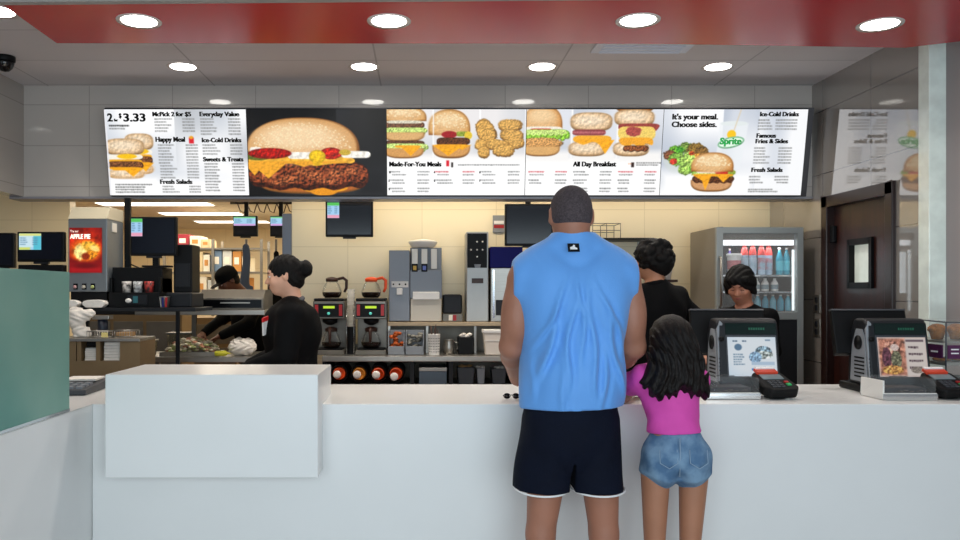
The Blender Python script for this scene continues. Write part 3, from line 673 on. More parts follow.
def V3(*a): return np.array(a, float)
def rotm(yaw=0, pitch=0, roll=0): return Euler((pitch, roll, yaw), 'XYZ').to_matrix()
def head_prims(v, c, s=1.0, R=None, neck=None, jaw=1.0, fat=1.0, nr=0.05, ears=True):
    R = R or Matrix.Identity(3)
    T = lambda x, y, z: tuple(Vector(c) + (R @ Vector((x, y, z))) * s)
    E = lambda p, r, k=0.02, cut=False: v.ell(T(*p), [q * s for q in r], k * s, R, cut)
    E((0, -.006, .022), (.077 * fat, .096, .090), .0)
    E((0, .032, -.030), (.062 * fat * jaw, .062, .078), .03)
    E((0, .050, -.085), (.034 * jaw * fat, .034, .026), .035)
    E((0, .0, -.045), (.060 * fat * jaw, .07, .05), .03)
    E((0, .080, .024), (.046, .014, .010), .022)
    for sx in (-1, 1):
        E((sx * .031, .098, .004), (.017, .015, .011), .016, True)
        E((sx * .036, .068, -.028), (.026, .022, .022), .022)
    v.cone(T(0, .090, .004), T(0, .112, -.030), .0075 * s, .0115 * s, .012 * s)
    for sx in (-1, 1): v.cone(T(sx * .010, .098, -.033), T(sx * .012, .094, -.034), .008 * s, .006 * s, .008 * s)
    E((0, .088, -.056), (.022, .012, .006), .008); E((0, .087, -.067), (.020, .011, .007), .008)
    if ears:
        for sx in (-1, 1):
            E((sx * .080 * fat, -.008, -.004), (.010, .019, .033), .008)
            E((sx * .088 * fat, -.002, .0), (.006, .010, .019), .004, True)
    if neck is not None: v.cone(T(0, -.028, -.05), neck, nr, nr * 1.12, .04)
    return T
def eyes(parent, T, s=1.0, closed=False):
    for sx in (-1, 1):
        e = MB().ball(T(sx * .031, .082, .003), .0118 * s, 12).build('eye', parent.data.materials[0] if closed else M['eye_white'], parent)
        if closed: MB().tube([T(sx * .031 - .012, .092, -.001), T(sx * .031, .0955, -.004), T(sx * .031 + .012, .091, -.001)], .0014, 5).build('lashes', M['iris'], e)
        else:
            MB().ball(T(sx * .031, .0885, .002), .0068 * s, 10).build('iris', M['iris'], e)
            MB().ball(T(sx * .031, .081, .0075), .0128 * s, 12).build('eyelid', parent.data.materials[0], parent)
def brows(parent, T, m):
    mb = MB()
    for sx in (-1, 1): mb.tube([T(sx * .014, .095, .020), T(sx * .030, .094, .026), T(sx * .048, .083, .021)], [.002, .0032, .0015], 6)
    mb.build('eyebrows', m, parent)
def mouth(parent, T):
    mb = MB()
    mb.tube([T(-.022, .088, -.061), T(-.009, .0985, -.058), T(0, .0985, -.0595), T(.009, .0985, -.058), T(.022, .088, -.061)], [.001, .003, .003, .003, .001], 6)
    mb.tube([T(-.020, .088, -.063), T(0, .098, -.067), T(.020, .088, -.063)], [.001, .004, .001], 6)
    mb.build('lips', M['lips'], parent)
def hand(v, wrist, d, up, side, s=1.0, curl=0.5):
    """palm and five fingers; d: direction of the fingers, up: back of the hand, side: +1 when the thumb leaves towards d x up"""
    d = Vector(d).normalized(); up = Vector(up); up = (up - d * up.dot(d)).normalized(); a = d.cross(up).normalized() * side
    w = Vector(wrist); R = Matrix((a, d, up)).transposed()
    v.ell(tuple(w + d * .045 * s), (.040 * s, .052 * s, .016 * s), .02, R)
    for i, (off, L) in enumerate(((.030, .070), (.010, .078), (-.010, .073), (-.029, .058))):
        p = w + d * .082 * s + a * off * s; q = d.copy(); ang = 0
        for j, fr_ in enumerate((.45, .30, .25)):
            ang += curl * (0.35 if j == 0 else 0.75); dd = d * math.cos(ang) - up * math.sin(ang); e = p + dd * L * fr_ * s
            v.cone(tuple(p), tuple(e), (.0098 - .001 * j) * s, (.0090 - .001 * j) * s, .006 if j or i else .012); p = e
    p = w + d * .018 * s + a * .028 * s; e = p + (d * .6 + a * .75 - up * .2).normalized() * .042 * s; g = e + (d * .9 + a * .25 - up * .35).normalized() * .032 * s
    v.cone(tuple(p), tuple(e), .014 * s, .0115 * s, .014); v.cone(tuple(e), tuple(g), .0112 * s, .009 * s, .004)
def arm(v, sh, el, wr, r=(.05, .041, .027), k=.03):
    v.cone(sh, el, r[0], r[1], k); el2 = tuple(V3(*el) * .72 + V3(*wr) * .28)
    v.cone(el, el2, r[1] * .98, r[1] * 1.02, k * .6); v.cone(el2, wr, r[1] * 1.0, r[2], k * .6)
def leg(v, hip, kn, an, r=(.085, .056, .036), foot=1.0, k=.04, fy=0.10):
    v.cone(hip, kn, r[0], r[1], k); c = V3(*kn) * .7 + V3(*an) * .3
    v.cone(kn, tuple(c + V3(0, -.012, 0)), r[1] * .95, r[1] * 1.04, k * .6); v.cone(tuple(c + V3(0, -.012, 0)), an, r[1] * 1.0, r[2], k * .6)
    f = foot; v.cone((an[0], an[1] - .02, .04 * f), (an[0] + .012 * np.sign(an[0]), an[1] + fy * 1.25 * f, .028 * f), .036 * f, .028 * f, .03, (1.1, 1, .9))
def shoes(parent, ans, m, f=1.0, fy=0.10, lo=(-.4, -.3, -.005), hi=(.4, .4, .14)):
    for an in ans:
        v = Vox((an[0] - .09, an[1] - .13, -.004), (an[0] + .11, an[1] + .26, .15), .006)
        v.cone((an[0], an[1] - .03, .045 * f), (an[0] + .012 * np.sign(an[0]), an[1] + fy * 1.45 * f, .036 * f), .048 * f, .040 * f, .03, (1.05, 1, .95))
        v.cone((an[0], an[1] - .01, .05), (an[0], an[1] - .01, .10), .046 * f, .044 * f, .02)
        v.plane((0, 0, -1), -0.001); v.plane((0, 0, 1), .105)
        v.mesh('shoe', m, parent)
def folds(amp, fx, fz, seed=0, dirs=((1, .2), (.3, 1), (-.8, .6))):
    def f(x, y, z):
        o = 0
        for i, (a, b) in enumerate(dirs):
            ph = x * fx * a + y * fx * b + z * fz * (1 if i % 2 else -1) + seed * 1.7 + i * 2.1
            o = o + np.sin(ph + 1.3 * np.sin(z * 9 + i + seed)) * (0.5 + 0.5 * np.sin(z * (5 + i) + x * 4 + seed * i))
        return amp * o / len(dirs) * 1.6
    return f

# ---- the man in the sleeveless blue shirt, seen from behind
MX, MY = 0.600, 3.20
v = Vox((-.36, -.22, 0), (.36, .56, 1.90), .0065)
T = head_prims(v, (-.012, .0, 1.757), 1.02, neck=(-.006, -.015, 1.60), fat=1.0, nr=.058)
for sx in (-1, 1):
    v.cone((sx * .05, -.01, 1.61), (sx * .18, -.005, 1.54), .045, .060, .04)
    v.ell((sx * .10, .03, 1.42), (.10, .11, .16), .05)
    arm(v, (sx * .205, 0, 1.50), (sx * .245, .03, 1.235), (sx * .185, .335, 1.075), (.060, .046, .031))
    v.ell((sx * .228, .0, 1.36), (.054, .062, .11), .03)
    hand(v, (sx * .185, .335, 1.075), (-sx * .35, 1, -.12), (0, .15, 1), -sx, 1.0, .55)
    lx = (-.132, 0, .118)[sx + 1]
    leg(v, (sx * .09, 0, .90), (lx, .0, .50), (lx, -.01, .09), (.090, .056, .038))
v.ell((0, .01, 1.18), (.175, .14, .22), .05); v.ell((-.01, .01, .98), (.16, .13, .12), .05)
man = v.mesh('person', M['skin_man'], None, (MX, MY, 0))
tag(man, 'person with buzzed hair in sleeveless sky blue shirt and navy shorts, seen from behind', 'person')
v = Vox((-.12, -.13, 1.68), (.10, .13, 1.89), .005)
v.ell((-.012, -.006, 1.779), (.0815, .1015, .0955), 0); v.ell((-.012, -.030, 1.748), (.074, .070, .060), .02); v.plane((0, .62, -.78), .62 * .06 - .78 * 1.742)
v.mesh('hair', M['hair_buzz'], man)
v = Vox((-.32, -.24, .98), (.32, .25, 1.75), .006)
for sx in (-1, 1):
    v.cone((sx * .045, -.014, 1.648), (sx * .18, -.004, 1.548), .050, .064, .04)
    v.cone((sx * .14, -.0, 1.54), (sx * .212, .0, 1.50), .073, .052, .05, (1, 1.12, 1))
    v.cone((sx * .212, .0, 1.52), (sx * .226, .0, 1.47), .050, .042, .03, (1, 1.4, 1))
    v.ell((sx * .095, .02, 1.43), (.120, .14, .18), .06)
    v.ell((sx * .085, -.050, 1.46), (.085, .082, .12), .05)
v.cone((0, .01, 1.38), (-.004, .01, 1.10), .200, .198, .06, (1, .78, 1)); v.cone((-.008, .01, 1.10), (-.014, .012, .90), .199, .200, .04, (1, .80, 1))
v.cone((-.006, -.012, 1.60), (-.008, -.012, 1.72), .082, .073, .030)
f1 = folds(.0060, 34, 9, 1)
def shirt_f(x, y, z):
    g = f1(x, y, z) * np.clip((1.60 - z) / .2, .05, 1)
    back = np.clip(-y * 10, 0, 1)
    for (cx, sl, wd, am, z0, z1) in ((-.045, .10, .013, .016, 1.0, 1.50), (.005, -.04, .011, .013, 1.15, 1.56), (.045, -.08, .014, .016, 1.0, 1.52), (-.12, .25, .015, .014, 1.05, 1.5), (.13, -.25, .015, .015, 1.0, 1.48), (.095, .05, .012, .012, .95, 1.3), (-.085, -.10, .012, .012, .95, 1.28), (.17, -.45, .012, .013, 1.2, 1.54), (-.165, .48, .012, .013, 1.2, 1.54), (.165, -.1, .012, .010, 1.0, 1.25), (-.165, .1, .012, .010, 1.0, 1.25)):
        q = (x - cx - sl * (z - 1.25) - .010 * np.sin(z * 20 + cx * 40)) / wd
        g = g + am * (np.exp(-q * q) - .55 * np.exp(-(q - 1.6) ** 2)) * back * np.clip((z - z0) * 7, 0, 1) * np.clip((z1 - z) * 5, 0, 1)
    return g
v.warp(shirt_f)
v.plane((0, 0, 1), 1.688); v.plane((.03, 0, -1), -1.004)
for sx in (-1, 1): v.plane((sx, 0, 0), .243)
shirt = v.mesh('shirt', M['blue_shirt'], man)
pt = MB().box(-.022, .022, -.004, 0, -.018, .018).build('neck_patch', M['black'], shirt); pt.location = (-.022, -.110, 1.622); pt.rotation_euler = (-.55, 0, 0)
eg = MB().prism([(-.014, -.010), (.013, -.010), (.013, -.004), (.004, .002), (.006, .009), (-.001, .011), (-.004, .004), (-.014, .0)], 'y', -.0055, -.0042)
e = eg.build('patch_emblem', M['white_print'], shirt); e.location = pt.location; e.rotation_euler = pt.rotation_euler
v = Vox((-.30, -.24, .62), (.29, .24, 1.10), .006)
v.cone((-.012, .008, 1.06), (-.016, .005, .90), .178, .188, .0, (1, .80, 1))
for sx, lx in ((-1, -.128), (1, .092)):
    v.cone((sx * .090 - .016, .0, .94), (lx, .0, .60), .104, .106, .010, (1, 1.15, 1))
v.warp(folds(.011, 30, 7, 5)); v.plane((0, .05, -1), -.682)
v.cone((-.018, -.2, .66), (-.018, .2, .66), .004, .004, 0, cut=True); v.ell((-.018, 0, .66), (.010, .3, .15), 0, cut=True); v.cone((-.018, -.125, .64), (-.018, -.140, .82), .020, .010, .012, cut=True)
sh = v.mesh('shorts', M['navy'], man)
hm = MB()
for lx in (-.128, .092):
    hm.tube([(lx + .106 * math.cos(a), .122 * math.sin(a), .681 + .006 * math.sin(a)) for a in [2 * PI * i / 40 for i in range(40)]], .0040, 6, True)
hm.build('white_hem', M['white_print'], sh)
shoes(man, ((-.132, -.01, .09), (.118, -.01, .09)), M['shoe_white'])

# ---- the girl in pink
GX, GY = 0.990, 3.22
v = Vox((-.26, -.16, 0), (.24, .66, 1.37), .006)
T = head_prims(v, (0, .0, 1.252), .90, neck=(0.0, -.005, 1.14), nr=.040)
LG = {-1: (-.062, -.066), 1: (.090, .074)}
for sx in (-1, 1):
    v.cone((0, 0, 1.145), (sx * .10, 0, 1.115), .040, .038, .03)
    leg(v, (LG[sx][0], 0, .74), (LG[sx][1], .0, .42), (LG[sx][1], -.005, .08), (.058, .039, .027), .82, .015)
arm(v, (-.115, .0, 1.11), (-.145, .215, 1.017), (-.060, .37, 1.012), (.035, .030, .021)); hand(v, (-.060, .37, 1.010), (.5, 1, -.03), (0, 0, 1), 1, .78, .35)
arm(v, (.10, .0, 1.10), (.135, .215, 1.017), (.08, .37, 1.012), (.035, .030, .021)); hand(v, (.08, .37, 1.010), (-.5, 1, -.03), (0, 0, 1), -1, .78, .35)
v.ell((0, 0, 1.04), (.105, .080, .13), .04); v.ell((.006, 0, .90), (.088, .075, .12), .04); v.ell((0, -.005, .79), (.100, .085, .07), .04)
girl = v.mesh('person', M['skin_girl'], None, (GX, GY, 0))
tag(girl, 'child with long dark hair in pink t-shirt and denim shorts leaning on the counter', 'person')
v = Vox((-.24, -.16, .86), (.24, .22, 1.20), .005)
for sx in (-1, 1):
    v.cone((sx * .03, 0, 1.150), (sx * .105, 0, 1.112), .040, .048, .03)
v.cone((-.118, .0, 1.11), (-.140, .085, 1.075), .048, .050, .02); v.cone((.095, .0, 1.10), (.105, .085, 1.075), .042, .044, .02)
v.ell((0, 0, 1.05), (.112, .092, .13), .04); v.cone((.003, 0, 1.0), (.004, 0, .93), .092, .092, .03, (1, .88, 1)); v.cone((.006, 0, .93), (.018, -.003, .86), .094, .108, .03, (1, .90, 1))
v.warp(folds(.0075, 46, 38, 3)); v.plane((.05, 0, -1), -.900)
v.mesh('t_shirt', M['pink'], girl)
v = Vox((-.16, -.15, .62), (.20, .15, .96), .005)
v.cone((.016, -.003, .925), (.020, -.004, .83), .088, .120, 0, (1, .80, 1)); v.ell((.018, -.01, .79), (.09, .08, .055), .02)
for sx in (-1, 1):
    v.cone((sx * .058 + .018, -.004, .80), (LG[sx][0] * .9, -.003, .66), .080, .078, .02)
    v.ell((sx * .054 + .018, -.050, .785), (.055, .045, .055), .03)
v.warp(folds(.0055, 60, 30, 8))
v.warp(lambda x, y, z: -np.clip(.715 + .30 * np.clip(np.abs(x - .018) - .055, 0, 1) - z, 0, 1))
sh = v.mesh('denim_shorts', M['denim'], girl)
st = MB()
for sx in (-1, 1):
    cx = sx * .058 + .018
    st.tube([(cx - .034, -.096, .845), (cx - .034, -.106, .795), (cx, -.112, .775), (cx + .034, -.106, .795), (cx + .034, -.096, .845)], .0018, 5)
st.tube([(.004, -.098, .89), (.004, -.104, .82), (.004, -.095, .74)], .0022, 5)
st.build('denim_stitching', pbr('pale_denim_thread', '#8fa6bd', rough=0.8), sh)
v = Vox((-.22, -.20, .98), (.22, .14, 1.38), .004)
v.ell((0, -.004, 1.279), (.081, .096, .086), 0); v.ell((0, -.03, 1.22), (.086, .08, .09), .03)
v.cone((0, -.045, 1.22), (0, -.055, 1.13), .084, .106, .03, (1, .66, 1)); v.cone((0, -.055, 1.13), (.004, -.062, 1.065), .110, .126, .03, (1, .50, 1))
def strands(x, y, z):
    s = np.sin(x * 190 * (1 + (1.36 - z)) ** -1 * 1.3 + 5 * np.sin(z * 20) + 4 * np.sin(z * 11 + x * 14)) + .8 * np.sin(x * 83 + y * 60 + 5 * np.sin(z * 19 + 2))
    return .0042 * s * np.clip((1.37 - z) * 9, .2, 1) + .010 * np.sin(x * 34 + 3 * np.sin(z * 17)) * np.clip((1.20 - z) * 6, 0, 1)
v.warp(strands)
v.warp(lambda x, y, z: -np.clip(1.078 + .010 * np.sin(x * 210) + .009 * np.sin(x * 95) + .012 * np.sin(x * 37 + 1) - z, 0, 1) * 1.1)
v.ell((0, .125, 1.22), (.075, .085, .12), .01, cut=True)
v.mesh('hair', M['hair_brown'], girl)
shoes(girl, ((-.066, -.005, .08), (.074, -.005, .08)), M['shoe_white'], .82)

# ---- staff in black jackets
def staff(name_label, loc, rz, ht, skin, hairf, pose, headR=None, headoff=(0, .02), s=1.0, hairm='hair_black', extra=None, lean=0.0, jaw=.92, hs=.94, collar=True, wide=1.0):
    """local frame faces +Y; ht: standing height; pose: (left elbow, left wrist, right elbow, right wrist)"""
    zs = ht / 1.65; hz = ht - .108 * hs; sz = ht - .30; hy = headoff[1] + lean
    nb = (headoff[0] * .4, lean * .9 - .01, sz + .05)
    v = Vox((-.46, -.32, 0), (.46, .70, ht + .02), .0065)
    T = head_prims(v, (headoff[0], hy, hz), hs, headR, neck=nb, jaw=jaw, nr=.045)
    le, lw, re, rw = pose
    for sx, e_, w_ in ((-1, le, lw), (1, re, rw)):
        v.cone((0, lean * .9, sz + .02), (sx * .15, lean * .9, sz - .01), .045, .048, .03)
        arm(v, (sx * .165, lean * .9, sz - .02), e_, w_, (.045, .037, .024))
        dr_ = (Vector(w_) - Vector(e_)).normalized(); hand(v, w_, dr_, (0, -.2, 1) if abs(dr_.z) < .9 else (0, 1, 0), -sx, .9, .5)
        leg(v, (sx * .085, -.0, ht * .50), (sx * .09, .0, ht * .27), (sx * .095, -.02, .085), (.088, .055, .036), .92)
    v.ell((0, lean * .7, sz - .12), (.155, .115, .17), .05); v.ell((0, lean * .35, ht * .62), (.135, .11, .16), .05); v.ell((0, 0, ht * .53), (.155, .125, .11), .05)
    p = v.mesh('person', skin, None, loc); p.rotation_euler = (0, 0, rz); tag(p, name_label, 'person', 'staff in black uniforms behind the counter')
    v = Vox((-.48, -.34, ht * .48), (.48, .60, ht - .14), .0065)
    for sx, e_, w_ in ((-1, le, lw), (1, re, rw)):
        v.cone((0, lean * .9 - .01, sz + .022), (sx * .155, lean * .9, sz - .012), .054, .062, .03)
        w2 = tuple(V3(*w_) * .90 + V3(*e_) * .10)
        v.cone((sx * .165, lean * .9, sz - .03), e_, .062 * wide, .052 * wide, .03); v.cone(e_, w2, .052 * wide, .040, .02)
    v.ell((0, lean * .75, sz - .11), (.180, .138 * wide, .18), .05); v.cone((0, lean * .6, sz - .2), (0, .0, ht * .52), .165, .185, .05, (1, .84, 1))
    v.warp(folds(.009, 34, 20, len(name_label))); v.plane((0, 0, -1), -ht * .50)
    v.cone((nb[0], nb[1] + .03, sz + .17), (nb[0], nb[1] + .02, sz + .045), .062, .050, 0, cut=True)
    j = v.mesh('jacket', M['jacket'], p)
    if collar:
        cmb = MB(); q = []
        for i in range(-7, 8):
            a = PI * 1.5 + i * .33; q.append((nb[0] + .066 * math.cos(a), nb[1] + .012 + .062 * math.sin(a), sz + .068 - .018 * abs(i) / 7 * 1.6 - (.022 if abs(i) > 5 else 0)))
        cmb.tube(q, [.010] * 2 + [.015] * 11 + [.010] * 2, 8); cmb.build('collar', M['jacket_char'] if collar == 2 else M['jacket'], j)
    v = Vox((-.24, -.2, .05), (.24, .2, ht * .56), .007)
    v.cone((0, 0, ht * .52), (0, 0, ht * .47), .158, .165, 0, (1, .82, 1))
    for sx in (-1, 1): v.cone((sx * .085, 0, ht * .48), (sx * .092, -.005, .10), .098, .062, .03)
    v.plane((0, 0, -1), -.085); v.mesh('trousers', M['trouser'], p)
    shoes(p, ((-.095, -.02, .08), (.095, -.02, .08)), M['shoe'], .95)
    hairf(p, T, hs, (headoff[0], hy, hz), headR)
    eyes(p, T, hs, closed=lean == .05); brows(p, T, M[hairm]); mouth(p, T)
    return p, T, j
def cap_prims(v, T, s, R, thick=.010, face=.058, drop=-.05, k=0):
    v.ell(T(0, -.010, .026), [q * s for q in (.077 + thick, .094 + thick, .090 + thick)], k, R)
    v.ell(T(0, -.045, -.02), [q * s for q in (.074 + thick * .6, .060 + thick, .070)], .02, R)
def face_cut(v, T, s, R, y=.105, z=-.045, r=(.085, .085, .088)): v.ell(T(0, y, z), [q * s for q in r], .008, R, cut=True)

# first woman: profile to the left, hair in a bun, name badge
def hair_bun(p, T, s, c, R):
    v = Vox((c[0] - .19, c[1] - .24, c[2] - .16), (c[0] + .19, c[1] + .2, c[2] + .17), .0045)
    cap_prims(v, T, s, R, .009); v.ell(T(0, -.06, -.045), [q * s for q in (.05, .045, .05)], .03, R)
    face_cut(v, T, s, R, .118, -.055, (.088, .080, .112))
    v.cone(T(-.2, .014, -.035), T(.2, .014, -.035), .026, .026, .008, cut=True)
    v.ell(T(0, -.128, .022), [q * s for q in (.052, .044, .052)], .010)
    v.warp(lambda x, y, z: .0020 * np.sin(y * 190 + x * 120 + 3 * np.sin(z * 60))); v.mesh('hair', M['hair_black'], p)
w1, T1, j1 = staff('person in black jacket with hair in a bun and red badge, facing left', (-.735, 4.57, 0), math.radians(97), 1.652, M['skin_pale'], hair_bun,
                   ((-.215, .03, 1.10), (-.16, .26, 1.03), (.215, .03, 1.10), (.14, .26, 1.03)), rotm(0, math.radians(-8)), (0, .040), collar=2, jaw=1.0, wide=1.22)
bd = thing('name_badge', None, None, (0, 0, 0)); bd.parent = j1
for k in ('label', 'category'):
    if k in bd: del bd[k]
bd.location = (-.115, .138, 1.275); bd.rotation_euler = (math.radians(-6), math.radians(12), math.radians(150))
MB().box(-.028, .028, -.003, .003, -.055, .02).build('badge_card', M['white_print'], bd, bevel=.001)
MB().box(-.028, .028, -.0045, .0032, .02, .045).build('badge_top', pbr('red_badge_band', '#d8262c', rough=0.4), bd, bevel=.001)

# second: curly hair, back to us, right arm reaching to the right
def hair_curly(p, T, s, c, R):
    v = Vox((c[0] - .17, c[1] - .19, c[2] - .20), (c[0] + .17, c[1] + .19, c[2] + .18), .005)
    cap_prims(v, T, s, R, .018); v.ell(T(.01, -.055, -.02), [q * s for q in (.085, .07, .09)], .03, R)
    g = np.random.default_rng(5)
    for _ in range(120):
        a, b = g.random() * 2 * PI, g.random() * 2.0 - .75
        v.ell(T(.094 * math.cos(a) * math.cos(b * .8), -.02 + .108 * math.sin(a) * math.cos(b * .8), .02 + .106 * math.sin(b * .8)), [.019 * s * (0.8 + .5 * g.random())] * 3, .006)
    face_cut(v, T, s, R, .125, -.055, (.080, .080, .105)); v.mesh('hair', M['hair_black'], p)
w2, T2, j2 = staff('person with curly black hair, back turned, arm stretched towards the register', (1.36, 4.72, 0), math.radians(22), 1.745, M['skin_tan'], hair_curly,
                   ((-.22, .06, 1.20), (-.13, .28, 1.12), (.285, -.06, 1.27), (.42, -.20, 1.13)), rotm(math.radians(38), math.radians(-4)), (-.02, .01))

# third: dark bob, head bowed, facing us beside the drinks fridge
def hair_bob(p, T, s, c, R):
    v = Vox((c[0] - .16, c[1] - .17, c[2] - .17), (c[0] + .16, c[1] + .17, c[2] + .17), .0045)
    cap_prims(v, T, s, R, .016)
    for sx in (-1, 1): v.cone(T(sx * .080, .0, .02), T(sx * .084, .012, -.05), .024 * s, .018 * s, .02)
    v.ell(T(0, .070, .060), [q * s for q in (.072, .030, .030)], .02, R)
    face_cut(v, T, s, R, .125, -.050, (.066, .080, .092)); v.warp(lambda x, y, z: .0025 * np.sin(x * 170 + 3 * np.sin(z * 40)) ); v.mesh('hair', M['hair_black'], p)
w3, T3, j3 = staff('person with short dark bob looking down in front of the drinks fridge', (2.050, 5.08, 0), math.radians(124), 1.605, M['skin_rose'], hair_bob,
                   ((-.20, .05, 1.10), (-.10, .27, 1.06), (.20, .05, 1.10), (.10, .27, 1.06)), rotm(math.radians(22), math.radians(-24)), (.0, .040), lean=.05, wide=.86)
MB().prism([(-.004, -.01), (.006, -.01), (.030, .062), (.016, .066), (.0, .02), (-.020, .066), (-.034, .062)], 'y', .0, .012).build('shirt_front', pbr('red_white_shirt', '#c98f8f', rough=0.8), j3)
j3.children[-1].location = (0, .19, 1.24)

# fourth: cook with a black cap bent over the prep table in the kitchen
def hair_cap(p, T, s, c, R):
    v = Vox((c[0] - .16, c[1] - .18, c[2] - .14), (c[0] + .16, c[1] + .24, c[2] + .17), .005)
    cap_prims(v, T, s, R, .014); v.ell(T(0, -.01, .07), [q * s for q in (.085, .10, .055)], .02, R); v.plane(tuple(-(Vector(R.col[2]) if R else Vector((0, 0, 1)))), -(R.col[2] if R else Vector((0, 0, 1))).dot(Vector(T(0, 0, .008))))
    v.ell(T(0, .118, .018), [q * s for q in (.062, .06, .008)], .012, R)
    v.mesh('cap', M['jacket'], p)
    v = Vox((c[0] - .14, c[1] - .16, c[2] - .14), (c[0] + .14, c[1] + .14, c[2] + .12), .006)
    cap_prims(v, T, s, R, .004); face_cut(v, T, s, R, .10, -.05, (.09, .09, .12)); v.mesh('hair', M['hair_black'], p)
w4, T4, j4 = staff('person in black cap bending over the kitchen prep table', (X(258, 7.15), 7.12, 0), math.radians(128), 1.60 + .06, M['skin_dark'], hair_cap,
                   ((-.25, .20, 1.20), (-.16, .42, 1.09), (.24, .22, 1.22), (.12, .45, 1.10)), rotm(0, math.radians(-32)), (.0, .16), lean=.12, collar=0)
# ------------------------------------------------------------------ steel service line along the back wall
M['orange'] = pbr('orange_plastic', '#e2501c', rough=0.4)
M['brown'] = pbr('brown_plastic', '#3a2016', rough=0.4)
M['redp'] = pbr('red_panel', '#a5161c', rough=0.4)
M['lcd'] = pbr('green_lcd', '#9fbf2a', emit='#a9c92e', estr=0.8)
M['navyp'] = pbr('navy_enamel', '#12146a', rough=0.55, spec=.2)
M['cardboard'] = pbr('cardboard', '#b08a5c', rough=0.85, var=0.08)
M['coffee'] = pbr('coffee_glass', '#1c0d07', rough=0.05, trans=0.3, ior=1.3)
M['bagw'] = pbr('white_paper_bag', '#e9e2d8', rough=0.85, bump=0.6, bscale=26, var=0.06)
M['label'] = pbr('paper_label', '#efe9dc', rough=0.7)
M['wood'] = pbr('pale_shelf_edge', '#b09c80', rough=0.5, metal=0.2)
CTT = 0.983
t = thing('steel_counter', 'long stainless steel back counter with open cup bays beneath', 'counter', (0.6, 6.3, 0))
x0, x1 = X(322, 6.0), 2.08
MB().box(x0, x1, 6.0, 6.655, CTT - 0.042, CTT).build('countertop', M['steel'], t, bevel=0.004, world=True)
MB().box(x0, x1, 6.02, 6.655, 0.10, 0.76).box(x0, x1, 6.62, 6.655, 0.76, CTT - 0.043).box(x0, x1, 6.08, 6.655, 0, .10).build('cabinet', M['steel_dk'], t, world=True)
for px in (322, 410, 449, 515, 600, 680):
    xx = X(px, 6.0); MB().box(xx, xx + 0.03, 6.02, 6.62, 0.761, CTT - 0.043).build('divider', M['charcoal'], t, world=True)
MB().box(x0, x1, 6.64, 6.658, CTT, CTT + 0.05).build('backsplash', M['steel'], t, world=True)

def cup_holder(px, i):
    lab = ['cup dispenser tube under the steel counter, first from the left', 'cup dispenser tube under the steel counter, second from the left', 'cup dispenser tube under the steel counter, third from the left', 'fourth cup dispenser tube under the steel counter, its cup sticking out'][i]
    t = thing('cup_dispenser', lab, 'cup dispenser', (X(px, 6.02), 6.04, Z(374, 6.02)), group='horizontal cup dispensers under the steel counter')
    MB().lathe([(0.0655, 0.30), (0.0655, 0), (0.063, -0.012), (0.056, -0.012), (0.056, 0.28)], axis='y', n=28, cap=False).build('tube', M['black'], t)
    MB().lathe([(0.052, 0.05), (0.047, -0.01), (0.040, -0.03 - .01 * i), (0.040, -0.028)], axis='y', n=28).build('cup', M['orange'] if i != 1 else pbr('amber_cup', '#d98a2c', rough=.5), t)
    MB().lathe([(0.030, -0.032 - .01 * i), (0.028, -0.055 - .01 * i), (0.012, -0.056 - .01 * i)], c=(-.012, 0, -.004 - .012 * (i == 3)), axis='y', n=24).build('cup_base', M['paper'], t)
for i, px in enumerate((339, 359, 378, 396)): cup_holder(px, i)
t = thing('steel_bin', 'bluish steel bin in the bay under the back counter', 'bin', (X(433, 6.0), 6.05, .765))
MB().box(-.105, .105, 0, .4, 0, .12).build('drawer_box', pbr('blue_steel', '#5d6b78', rough=.3, metal=.5), t, bevel=.004)
MB().box(-.105, .105, -.014, 0, .10, .128).build('drawer_lip', M['steel'], t, bevel=.003)
def tub(px, w_, h_, m, lab, mc, y=6.08, z=.765, name='storage_tub', cat='tub', grp='tubs in the bays under the steel counter'):
    t = thing(name, lab, cat, (X(px, y), y, z), group=grp)
    MB().prism([(-w_ * .42, 0), (w_ * .42, 0), (w_ * .5, h_), (-w_ * .5, h_)], 'y', 0, .18).build('tub_body', m, t, bevel=.005)
    g = MB()
    for k in range(9): g.ball(((random.random() - .5) * w_ * .7, .03 + random.random() * .12, h_ - .002), (.02, .02, .014), 8)
    tag(g.build('contents', mc, t), kind='stuff'); return t
tub(466, .13, .125, M['dkgrey'], 'grey tub of brown packets under the counter beside the steel drawer', M['cardboard'])
tub(499, .11, .115, M['dkgrey'], 'grey tub of white packets under the counter, close to the shirted man', M['paper'])
tub(481, .06, .12, M['grey'], 'narrow pale tub between two grey tubs under the counter', M['paper'])

